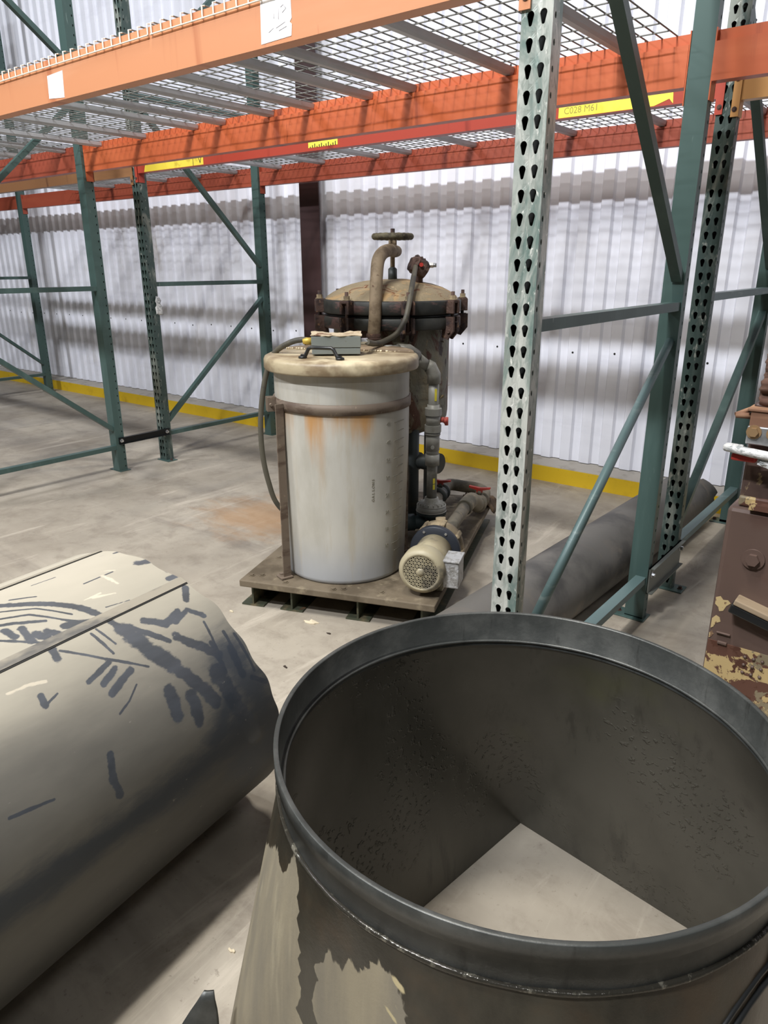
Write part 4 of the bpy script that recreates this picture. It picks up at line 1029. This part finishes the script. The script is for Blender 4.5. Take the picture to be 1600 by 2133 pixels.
# handwheel stem and davit
S3 = lambda p: sk_(p)
top = Vector((VC[0], VC[1], 1.34)) + S3((-2.271, 2.970, 0)) - vc; top.z = 1.335
m = MB(); m.tube([top, top + upz * .055], .022, 16); m.tube([top + upz * .055, top + upz * .064], [.022, .012], 16); m.build('stem_socket', 'dark_pipe', t)
m = MB(); m.tube([top + upz * .05, top + upz * .150], .0115, 12); m.build('stem', 'davit', t)
m = MB(); hw = top + upz * .204; MW = Matrix.Translation(hw)
m.torus(.088, .0150, 72, 12, MW, .05)
for k in range(3):
    a = k * 2 * pi / 3 + .4; m.tube([hw, hw + Vector((.086 * cos(a), .086 * sin(a), 0))], .008, 8)
m.tube([hw - upz * .012, hw + upz * .010], .024, 16)
w_ = m.build('handwheel', 'wheel', t)
m = MB(); m.tube([hw + upz * .01, hw + upz * .036], .0105, 6, smooth=False); m.build('stem_nut', 'rust', w_)
m = MB(); m.tube([hw - upz * .046, hw - upz * .008], .020, 16); m.build('stem_collar', 'davit', t)
dv = [S3(p) for p in [(-2.275, 3.010, 1.472), (-2.262, 2.970, 1.473), (-2.225, 2.885, 1.475), (-2.198, 2.800, 1.462), (-2.170, 2.730, 1.428), (-2.148, 2.690, 1.36), (-2.136, 2.668, 1.27), (-2.128, 2.652, 1.18), (-2.120, 2.630, 1.095)]]
m = MB(); m.tube(dv, [.026, .030, .029, .030, .030, .029, .029, .029, .029], 18, sub=6)
m.lathe([(0, -.026), (.018, -.019), (.026, 0), (.018, .019), (0, .026)], 16, Matrix.Translation(S3((-2.270, 2.995, 1.472)))); m.build('davit_arm', 'davit', t)
m = MB(); b_ = dv[-1]
m.tube([b_ + upz * .018, b_ - upz * .02], .033, 18); m.torus(.032, .006, 24, 8, Matrix.Translation(b_ - upz * .006)); m.tube([b_ - upz * .02, b_ - upz * .09], .018, 12); m.build('davit_socket', 'rust', t)
# pressure switch cap cluster
cc_ = S3((-2.130, 2.990, 1.398)); rnd = random.Random(8)
m = MB(); Mc = Matrix.Translation(cc_) @ Matrix.Rotation(vcam + .3, 4, 'Z') @ Matrix.Rotation(radians(-22), 4, 'X')
m.bbox((-.035, -.045, -.03), (.035, .04, .035), .010, Mc)
m.lathe([(0, -.04), (.044, -.04), (.048, -.02), (.040, .01), (.046, .02), (.030, .045), (0, .048)], 9, Mc @ Matrix.Rotation(radians(80), 4, 'X'), False)
for k in range(5):
    q = Mc @ Vector((rnd.uniform(-.03, .03), rnd.uniform(-.03, .03), .036)); m.tube([q, q + Vector((rnd.uniform(-.01, .01), rnd.uniform(-.01, .01), .014))], .009, 6, smooth=False)
m.tube([cc_ - upz * .03, cc_ - upz * .075], .022, 10)
sw = m.build('switch_head', 'rust', t)
pr_ = Vector((-sin(vcam), cos(vcam), 0)) ; pr_ = pr_ if (SK.to_3x3() @ pr_).dot(rgt) > 0 else -pr_
m = MB(); q0 = cc_ + pr_ * .05 + upz * .01; m.tube([q0, q0 + pr_ * .022], .014, 6, smooth=False); m.tube([q0 + pr_ * .022, q0 + pr_ * .036], .010, 10); m.build('plug', 'zinc', sw)
tc_ = Vector((cos(vcam), sin(vcam), 0))
m = MB(); q0 = cc_ + tc_ * .040 + pr_ * .012 + upz * .012; m.tube([q0, q0 + tc_ * .014], .010, 8); m.build('red_cap', 'red_plastic', sw)
# outlet pipes below
m = MB(); q = Vector((VC[0], VC[1], .47))
m.tube([(VC[0], VC[1], .60), (VC[0], VC[1], .50), (VC[0] + .03, VC[1] - .03, .475), (VC[0] + .15, VC[1] - .13, .47), (VC[0] + .27, VC[1] - .19, .47)], .038, 18); m.tube([(VC[0] + .14, VC[1] - .125, .47), (VC[0] + .19, VC[1] - .155, .47)], .046, 18)
m.tube([(VC[0] + .27, VC[1] - .16, .47), (VC[0] + .30, VC[1] - .175, .47)], .052, 18)
m.build('outlet_pipe', 'dark_pipe', t)
m = MB(); m.tube([(VC[0] + .06, VC[1] - .25, .132), (VC[0] + .06, VC[1] - .25, .52)], .032, 16); m.tube([(VC[0] + .06, VC[1] - .25, .40), (VC[0] + .06, VC[1] - .25, .46)], .041, 16); m.build('drain_pipe', 'dark_pipe', t)

# cable from switch to the junction box
hp = [(-2.111, 2.941, 1.4), (-2.049, 2.837, 1.35), (-2.005, 2.758, 1.289), (-1.981, 2.708, 1.23), (-1.979, 2.678, 1.173), (-1.996, 2.64, 1.118), (-2.016, 2.575, 1.089), (-1.989, 2.481, 1.088), (-1.925, 2.36, 1.105), (-1.893, 2.305, 1.115)]
hp = [S3(p) for p in hp]
m = MB(); m.tube(hp, .0125, 12, sub=8)
tag(m.build('control_cable', 'conduit', org=tuple(hp[0]), frame=SK), 'thick grey cable curving from the vessel switch to the junction box', 'cable')

# ------------------------------------------------------------------ grey PVC riser
t = thing('pvc_riser', 'grey plastic riser pipe with union valve and flange right of the tank', 'pipe run', tuple(S3((-1.905, 2.815, .25))), SK)
R0 = lambda p: S3(p)
rb = R0((-1.908, 2.815, 0)); V3 = lambda z: Vector((rb.x, rb.y, z))
m = MB(); m.tube([V3(.305), V3(.60)], .025, 24); m.build('lower_pipe', 'pvc', t)
m = MB(); m.tube([V3(.70), V3(.90)], .0245, 24); up_ = m.build('upper_pipe', 'pvc', t)
m = MB(); m.box((-.004, 0, .80), (.004, .0006, .85)); 
e0 = V3(.925); ea = R0((-1.932, 2.795, .965)); eb = R0((-1.955, 2.735, 1.012)); ec = R0((-1.967, 2.69, 1.040)); ed = R0((-1.985, 2.635, 1.044)); ee = R0((-2.00, 2.56, 1.044))
m = MB(); m.tube([V3(.885), e0, e0.lerp(ea, .6) + upz * .012, ea], .0315, 20); m.build('elbow', 'pvc', t)
m = MB(); m.tube([ea, eb], .0245, 20); m.build('slanted_pipe', 'pvc', t)
m = MB(); m.tube([eb, ec, ed], .0315, 20); m.build('elbow', 'pvc', t)
m = MB(); m.tube([ed, ee], .026, 20); m.tube([ed.lerp(ee, .5), ee], .030, 20); m.build('inlet_pipe', 'pvc', t)
m = MB(); m.tube([V3(.675), V3(.785)], .029, 24); m.tube([V3(.735), V3(.768)], .040, 20, smooth=False); m.tube([V3(.655), V3(.688)], .040, 20, smooth=False); m.tube([V3(.688), V3(.735)], .035, 24)
uv_ = m.build('union_valve', 'pvc', t)
m = MB(); kq = V3(.712) + Vector(tuple((SKI.to_3x3() @ rgt) * .034)); kd = SKI.to_3x3() @ rgt
m.tube([kq, kq + kd * .018], .013, 10); m.tube([kq + kd * .016, kq + kd * .030 - upz * .012], .012, 8); m.tube([kq + kd * .030 + upz * .012, kq + kd * .030 - upz * .026], .009, 8); m.build('valve_knob', 'pink_knob', uv_)
m = MB(); m.tube([V3(.565), V3(.655)], .0335, 24); m.tube([V3(.545), V3(.575)], .031, 24); m.tube([V3(.490), V3(.545)], .034, 24); m.tube([V3(.640), V3(.650)], .037, 24); m.build('coupling', 'pvc', t)
toc = (SKI @ Vector((0, 0, 0))); toc = Vector((toc.x - rb.x, toc.y - rb.y, 0)).normalized()
m = MB(); m.tube([V3(.585) + toc * .031, V3(.585) + toc * .037], .009, 12); m.build('test_button', 'pvc', t)
tocr = Matrix.Rotation(radians(24), 3, 'Z') @ toc
def strip(m, z0, z1, r_, w_=.011):
    sd = Vector((-tocr.y, tocr.x, 0)); c0 = V3(0) + tocr * r_
    q = [c0 + sd * w_ * s_ * .5 + upz * z for s_ in (-1, 1) for z in (z0, z1)]; q += [p + tocr * .0012 for p in q]
    m.add(q, [(0, 1, 3, 2), (4, 6, 7, 5), (0, 4, 5, 1), (2, 3, 7, 6), (1, 5, 7, 3), (0, 2, 6, 4)])
m = MB(); strip(m, .805, .862, .0242); sp_ = m.build('yellow_sticker', 'tape', t)
m = MB(); strip(m, .372, .398, .0247); strip(m, .402, .428, .0247); m.build('yellow_sticker', 'tape', t)
m = MB(); FZ = .292
m.lathe([(.026, .035), (.034, .033), (.036, .010), (.062, .006), (.064, -.004), (.072, -.006), (.074, -.030), (.070, -.034), (.0, -.034)], 48, Matrix.Translation(V3(FZ))); fl = m.build('flange', 'pvc', t)
m = MB(); m.torus(.070, .003, 48, 6, Matrix.Translation(V3(FZ - .004))); m.torus(.0735, .0025, 48, 6, Matrix.Translation(V3(FZ - .032)))
for k in range(16):
    a = k * pi / 8; m.box((.038, -.0025, -.002), (.066, .0025, .009), Matrix.Translation(V3(FZ)) @ Matrix.Rotation(a, 4, 'Z'))
m.build('flange_rib', 'pvc', fl)
m = MB(); m.lathe([(.074, -.036), (.074, -.050), (.040, -.058), (.034, -.10), (.034, -.158), (0, -.158)], 40, Matrix.Translation(V3(FZ))); m.build('lower_flange', 'blue_pipe', t)

# ------------------------------------------------------------------ pump (axis along v)
PU, PZ = .79, .246
t = thing('centrifugal_pump', 'cream electric pump with a perforated round fan cover, front right of the skid', 'pump', (PU, .25, .13), SK)
MP = Matrix.Translation((PU, 0, PZ)) @ Matrix.Rotation(-pi / 2, 4, 'X')   # local z -> +v
RM = .095
def ax_lathe(prof, seg=48, mat='motor', name='part', par=None, smooth=True):
    m_ = MB(); m_.lathe(prof, seg, MP, smooth); return m_.build(name, mat, par or t)
fc = ax_lathe([(.078, .045), (.089, .050), (RM, .062), (RM, .115), (.088, .130), (.076, .137)], name='fan_cover')
# perforated triangular grille
m = MB(); m.lathe([(.078, .045), (.070, .044), (.070, .0465), (.078, .0475)], 48, MP); m.lathe([(0, .044), (.017, .044), (.017, .0465), (0, .0465)], 24, MP)
s3 = math.sqrt(3) / 2; pt = .0150
def clipseg(p, d, R1):
    b = p.dot(d); c = p.dot(p) - R1 * R1; dd = b * b - c
    if dd <= 0: return None
    return (-b - math.sqrt(dd), -b + math.sqrt(dd))
for k in range(3):
    a = k * pi / 3; d = Vector((cos(a), sin(a))); nn = Vector((-d.y, d.x))
    j = -6
    while j <= 6:
        p = nn * (j * pt * s3); q = clipseg(p, d, .0715)
        if q:
            A1, B1 = p + d * q[0], p + d * q[1]
            w2 = .0016
            vs = [(A1 + nn * w2).to_3d(), (A1 - nn * w2).to_3d(), (B1 - nn * w2).to_3d(), (B1 + nn * w2).to_3d()]
            vs = [Vector((v.x, v.y, .0445)) for v in vs] + [Vector((v.x, v.y, .0462)) for v in vs]
            m.add(vs, [(0, 1, 2, 3), (7, 6, 5, 4), (0, 4, 5, 1), (2, 6, 7, 3)], False, MP)
        j += 1
g_ = m.build('fan_grille', 'motor', fc)
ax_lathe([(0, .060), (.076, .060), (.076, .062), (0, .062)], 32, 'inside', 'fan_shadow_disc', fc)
ax_lathe([(.060, .120), (.077, .128), (.077, .285), (.060, .290)], name='motor_body')
m = MB(); m.tube([MP @ Vector((.0, -.0, .0))] * 1 + [MP @ Vector((.0, .0, .001))], .0001, 3)
ax_lathe([(.06, .286), (.106, .286), (.110, .290), (.110, .312), (.104, .316), (.06, .316)], 48, 'blue_ring', 'adapter_ring')
ax_lathe([(.05, .316), (.088, .318), (.094, .34), (.104, .352), (.108, .360), (.108, .384), (.100, .392), (.092, .394), (.088, .420), (.070, .445), (.048, .455), (.046, .50), (.034, .502)], 48, 'volute', 'volute')
for k in range(8):
    a = k * pi / 4 + .2
    m = MB(); Mq = MP @ Matrix.Rotation(a, 4, 'Z')
    m.bbox((.088, -.011, .325), (.113, .011, .392), .005, Mq); q0 = Mq @ Vector((.104, 0, .325)); q1 = Mq @ Vector((.104, 0, .314)); m.tube([q0, q1], .009, 6, smooth=False)
    m.build('clamp_lug', 'volute', t)
for k in range(6):
    a = k * pi / 3; q0 = MP @ Vector((.095 * cos(a), .095 * sin(a), .287)); q1 = MP @ Vector((.095 * cos(a), .095 * sin(a), .282))
    m = MB(); m.tube([q0, q1], .006, 6, smooth=False); m.build('ring_bolt', 'zinc', t)
m = MB(); m.bbox((PU + .084, .085, .175), (PU + .146, .190, .285), .004); jb = m.build('motor_terminal_box', 'hammered', t)
m = MB(); m.bbox((PU + .080, .080, .286), (PU + .149, .195, .294), .002); m.build('box_lid', 'hammered', jb)
m = MB(); m.bbox((PU - .07, .14, .1305), (PU + .07, .26, .138), .002); m.bbox((PU - .055, .16, .138), (PU - .045, .24, .17), .002); m.bbox((PU + .045, .16, .138), (PU + .055, .24, .17), .002); m.build('motor_foot', 'motor', t)
m = MB(); m.bbox((PU - .09, .335, .1305), (PU + .065, .375, .145), .002); m.build('volute_foot', 'volute', t)
m = MB(); m.tube([(PU, .40, PZ + .07), (PU - .003, .405, PZ + .112)], .022, 16); m.build('discharge_neck', 'volute', t)

# pipework with ball valves
def ball_valve(label, u, v, z, mat, hang, wh=.115):
    t_ = thing('ball_valve', label, 'valve', (u, v, z - .045), SK, group='red-handled ball valves')
    Mq = Matrix.Translation((u, v, z)) @ Matrix.Rotation(-pi / 2, 4, 'X')
    m = MB(); m.lathe([(.030, -.058), (.043, -.056), (.047, -.050), (.047, -.030), (.036, -.026), (.040, -.012), (.043, 0), (.040, .012), (.036, .026), (.047, .030), (.047, .050), (.043, .056), (.030, .058)], 32, Mq); m.build('valve_body', mat, t_)
    m = MB(); m.tube([(u, v, z + .038), (u, v, z + .062)], .013, 12); m.build('valve_stem', mat, t_)
    m = MB(); Mh = Matrix.Translation((u, v, z + .062)) @ Matrix.Rotation(hang, 4, 'Z')
    hx = wh / 2
    m.prism([(-.016, -.008), (.016, -.008), (.016, .004), (hx, .014), (hx, .022), (0, .016), (-hx, .024), (-hx, .014), (-.016, .004)], -.009, .009, Mh); m.build('red_handle', 'red_plastic', t_)
    return t_
ha = -ANG + radians(38)
ball_valve('ball valve with bright red handle at the rear right corner of the skid', .83, 1.165, .200, 'pvc_dusty', ha - .35)
ball_valve('ball valve with darker red handle right behind the grey riser pipe', .615, 1.16, .225, 'dark_pipe', ha - .35)
t = thing('suction_pipe', 'dusty grey pipe running back from the pump to the bright red valve', 'pipe', (PU, .75, .15), SK)
m = MB(); m.tube([(PU, .50, PZ), (PU + .005, .70, PZ), (PU + .01, .93, PZ)], .031, 22); m.tube([(PU, .50, PZ), (PU, .56, PZ)], .040, 22); m.build('straight_pipe', 'pvc_dusty', t)
m = MB(); m.tube([(PU + .008, .90, PZ), (PU + .014, 1.00, PZ + .002), (PU + .022, 1.05, PZ - .004), (PU + .040, 1.108, .200)], .040, 22, sub=4); m.build('elbow', 'pvc_dusty', t)
m = MB(); m.tube([(.83, 1.222, .20), (.83, 1.33, .20), (.78, 1.40, .20), (.70, 1.42, .20), (.615, 1.38, .215), (.615, 1.22, .225)], .034, 18, sub=4); m.build('return_bend', 'pvc_dusty', t)
t = thing('branch_pipe', 'dark dusty pipe between the riser flange and the darker valve', 'pipe', (.63, .95, .15), SK)
m = MB(); m.tube([(.655, .80, .200), (.635, .95, .210), (.615, 1.10, .225)], .030, 18); m.tube([(.645, .88, .204), (.632, .97, .212)], .037, 18); m.build('straight_pipe', 'pvc_dusty', t)
m = MB(); m.tube([(rb.x, rb.y, .195), (rb.x - .07, rb.y - .02, .195), (rb.x - .16, rb.y - .06, .195), (rb.x - .26, rb.y - .06, .195)], .034, 18); m.tube([(rb.x - .08, rb.y - .022, .195), (rb.x - .15, rb.y - .055, .195)], .043, 18); m.build('blue_grey_tee', 'blue_pipe', t)
m = MB(); m.tube([(rb.x - .14, rb.y - .02, .245), (rb.x - .27, rb.y - .07, .262)], .011, 10); tag(m.build('red_lever', 'red_plastic', t), 'dark red lever')
# rag on the rear corner of the skid
m = MB(); vs = []; rnd = random.Random(6)
for j in range(12):
    for i in range(16):
        x_ = .70 + .20 * i / 15; y_ = 1.28 + .20 * j / 11
        z_ = .136 + .035 * abs(noise.noise(Vector((x_ * 22, y_ * 22, .3)))) + .01
        if x_ > SWID + .004: z_ -= (x_ - SWID) * 1.6
        if y_ > SLEN + .004: z_ -= (y_ - SLEN) * 1.2
        vs.append((x_, y_, z_))
m.add(vs, [(j * 16 + i, j * 16 + i + 1, (j + 1) * 16 + i + 1, (j + 1) * 16 + i) for j in range(11) for i in range(15)], True)
o = m.build('crumpled_rag', 'rag', org=(.80, 1.38, .131), frame=SK, fix=False); so = o.modifiers.new('thick', 'SOLIDIFY'); so.thickness = .004
tag(o, 'crumpled brown rag on the rear right corner of the skid', 'rag')

# ------------------------------------------------------------------ brown machine at the right edge
YM = 2.0
t = thing('brown_machine', 'tall brown machine with flaking paint cut off by the right edge', 'machine', (-.1, YM + .3, 0))
m = MB(); m.bbox((-.405, YM, 0), (.45, YM + .7, .800), .012); cb = m.build('lower_cabinet', 'brown', t)
m = MB(); m.box((-.400, YM - .003, .01), (.44, YM, .405)); m.build('flaking_panel', 'brown_flaking', cb)
for pts_ in ([(-.398, .535), (-.386, .541), (-.378, .532), (-.366, .534), (-.358, .527), (-.368, .516), (-.374, .500), (-.384, .496), (-.388, .508), (-.397, .515)],
             [(-.399, .470), (-.390, .482), (-.380, .478), (-.376, .466), (-.388, .458), (-.392, .446), (-.399, .440)],
             [(-.400, .425), (-.394, .432), (-.389, .424), (-.394, .414), (-.400, .410)]):
    m = MB(); n_ = len(pts_)
    vv = [(x, YM - .0002, z) for x, z in pts_] + [(x, YM - .0010, z) for x, z in pts_]
    m.add(vv, [tuple(range(n_)), tuple(range(2 * n_ - 1, n_ - 1, -1))] + [(i, (i + 1) % n_, (i + 1) % n_ + n_, i + n_) for i in range(n_)])
    m.build('bare_patch', 'primer', cb)
m = MB(); m.box((-.352, YM - .012, .803), (.40, YM + .02, .818)); m.bbox((-.385, YM + .015, .801), (.40, YM + .30, .830), .006); m.build('hinge_ledge', 'brown_flaking', cb)
m = MB(); m.hexbolt((-.322, YM - .003, .668), (0, -1, 0), .017, .014); m.tube([(-.322, YM + .001, .668), (-.322, YM - .006, .668)], .028, 24); m.build('large_bolt', 'brown', cb)
m = MB(); Mh = Matrix.Translation((-.345, YM - .035, .545)) @ Matrix.Rotation(radians(14), 4, 'Y')
m.bbox((0, -.012, 0), (.30, .036, .016), .003, Mh); m.build('wood_strip', 'tan_wood', cb)
m = MB(); m.bbox((-.004, -.008, -.028), (.30, .036, -.001), .004, Mh); m.build('handle_bar', 'black_plastic', cb)
m = MB()
for i in range(3):
    for j in range(3): m.lathe([(0, 0), (.005, 0), (.004, .003), (0, .004)], 8, Matrix.Translation((-.30 + i * .022, YM - .0035, .335 + j * .024)) @ Matrix.Rotation(pi / 2, 4, 'X'))
m.bbox((-.375, YM - .010, .402), (-.350, YM - .001, .410), .002); m.bbox((-.382, YM - .008, .432), (-.345, YM - .001, .437), .002)
m.build('embossed_dots', 'brown', cb)
m = MB(); m.bbox((-.385, YM + .02, .80), (.40, YM + .32, 1.075), .006); co_ = m.build('upper_post', 'brown_dark', t)
m = MB(); m.bbox((-.384, YM - .01, .985), (-.305, YM + .018, 1.06), .003); bk = m.build('bolt_bracket', 'cardboard', t)
m = MB(); m.bbox((-.385, YM - .018, .975), (-.302, YM - .011, 1.022), .003); bp_ = m.build('bracket_plate', 'zinc', bk)
for x_ in (-.368, -.322):
    m = MB(); m.hexbolt((x_, YM - .019, 1.008), (0, -1, 0), .012, .010); m.build('bracket_bolt', 'motor_bolt', bk)
m = MB(); m.bbox((-.392, YM - .014, 1.058), (-.295, YM + .05, 1.066), .002); m.tube([(-.42, YM + .0, 1.043), (-.384, YM + .005, 1.043)], .008, 8); m.tube([(-.42, YM, 1.043), (-.385, YM + .03, 1.060)], .007, 8); m.build('bracket_tab', 'cardboard', bk)
# wrapped clamp
m = MB(); m.bbox((-.430, YM - .045, .955), (-.385, YM - .010, .972), .005); m.tube([(-.425, YM - .04, .965), (-.36, YM - .045, .960), (-.30, YM - .04, .955), (-.20, YM - .035, .945)], [.010, .012, .011, .012], 8); m.build('clamp_jaw', 'film', t)
m = MB(); m.bbox((-.41, YM - .035, .932), (-.35, YM - .010, .950), .005); m.build('red_clamp_pad', 'red_plastic', t)
# cap block and red printed top
m = MB(); m.bbox((-.372, YM + .03, 1.196), (.38, YM + .30, 1.238), .004); cp_ = m.build('top_box', 'brown', t)
m = MB(); m.bbox((-.372, YM + .03, 1.2385), (.38, YM + .30, 1.252), .003); m.build('red_top_sheet', 'red_print', t)
m = MB(); poly_plate(m, [(-.30, 1.214), (-.285, 1.221), (-.27, 1.215), (-.25, 1.219), (-.23, 1.226), (-.20, 1.214), (-.24, 1.210), (-.27, 1.208), (-.285, 1.206)], YM + .0295, .0006); m.build('red_mark', 'pink_knob', cp_)
# cloth bundle
m = MB(); vs = []; NU, NVV = 60, 26
for j in range(NVV):
    z = 1.066 + .130 * j / (NVV - 1)
    for i in range(NU):
        u = i / (NU - 1)
        # run along left side, then the front
        if u < .25: bx_, by_ = -.378, YM + .26 - .24 * u / .25; nx_, ny_ = -1, 0
        else: bx_, by_ = -.378 + .74 * (u - .25) / .75, YM + .02; nx_, ny_ = 0, -1
        h_ = .022 * noise.noise(Vector((u * 5, z * 38 + u * 9, 2))) + .012 * noise.noise(Vector((u * 16, z * 70, 5)))
        vs.append((bx_ + nx_ * h_, by_ + ny_ * h_, z))
m.add(vs, [(j * NU + i, j * NU + i + 1, (j + 1) * NU + i + 1, (j + 1) * NU + i) for j in range(NVV - 1) for i in range(NU - 1)], True)
o = m.build('cloth_bundle', 'cloth', org=(-.1, YM + .1, 1.07), fix=False); so = o.modifiers.new('thick', 'SOLIDIFY'); so.thickness = .006; so.offset = -1
m = MB(); m.box((-.365, YM + .035, 1.066), (.37, YM + .29, 1.196)); 
tag(o, 'crumpled brown cloth bundle packed between the machine post and its top box', 'cloth')
m.build('packing_core', 'cloth', o)
# crumpled film hanging from the clamp
m = MB(); vs = []
for j in range(14):
    for i in range(22):
        u = i / 21; v = j / 13
        vs.append((-.345 + .24 * u, YM - .030 - .012 * noise.noise(Vector((u * 9, v * 6, 4))) - .012 * v, .962 - .02 * u - (.030 + .05 * u) * v + .008 * noise.noise(Vector((u * 12, v * 8, 1)))))
m.add(vs, [(j * 22 + i, j * 22 + i + 1, (j + 1) * 22 + i + 1, (j + 1) * 22 + i) for j in range(13) for i in range(21)], False)
o = m.build('plastic_film', 'film', org=(-.25, YM - .03, .94), fix=False); so = o.modifiers.new('thick', 'SOLIDIFY'); so.thickness = .002
tag(o, 'crumpled clear white plastic film wrapped on the brown machine clamp', 'plastic film')

# ------------------------------------------------------------------ floor debris
def flake(label, x_, y_, s_, mat, seed, name='paint_flake', cat='paint chip'):
    rnd_ = random.Random(seed); k = 9; m = MB(); vs = [(x_, y_, .005)]
    for j in range(k):
        a = 2 * pi * j / k; r_ = s_ * rnd_.uniform(.35, 1.0); vs.append((x_ + r_ * cos(a) * 1.4, y_ + r_ * sin(a) * .7, rnd_.uniform(.0015, .005)))
    vs += [(vx, vy, .0003) for vx, vy, _ in vs[1:]]
    fs = [(0, 1 + j, 1 + (j + 1) % k) for j in range(k)] + [(1 + j, k + 1 + j, k + 1 + (j + 1) % k, 1 + (j + 1) % k) for j in range(k)] + [tuple(range(2 * k, k, -1))]
    m.add(vs, fs); tag(m.build(name, mat, org=(x_, y_, 0)), label, cat, 'debris on the concrete floor')
flake('large cream paint flake on the floor in front of the skid', -1.90, 1.938, .034, 'flake', 1)
flake('tiny cream chip on the floor by the left front skid foot', -2.245, 1.80, .010, 'flake', 2)
flake('small dark crumb on the floor below the large cream flake', -1.779, 1.911, .010, 'chip_dark', 3, 'crumb', 'crumb')
flake('dark crumb on the floor beside the left cylinder end', -1.733, 1.62, .011, 'chip_dark', 4, 'crumb', 'crumb')
flake('pale chip on the floor between the left cylinder and the hopper', -.985, .72, .008, 'flake', 5)

for o in list(bpy.data.objects):
    if '_o' in o: del o['_o']
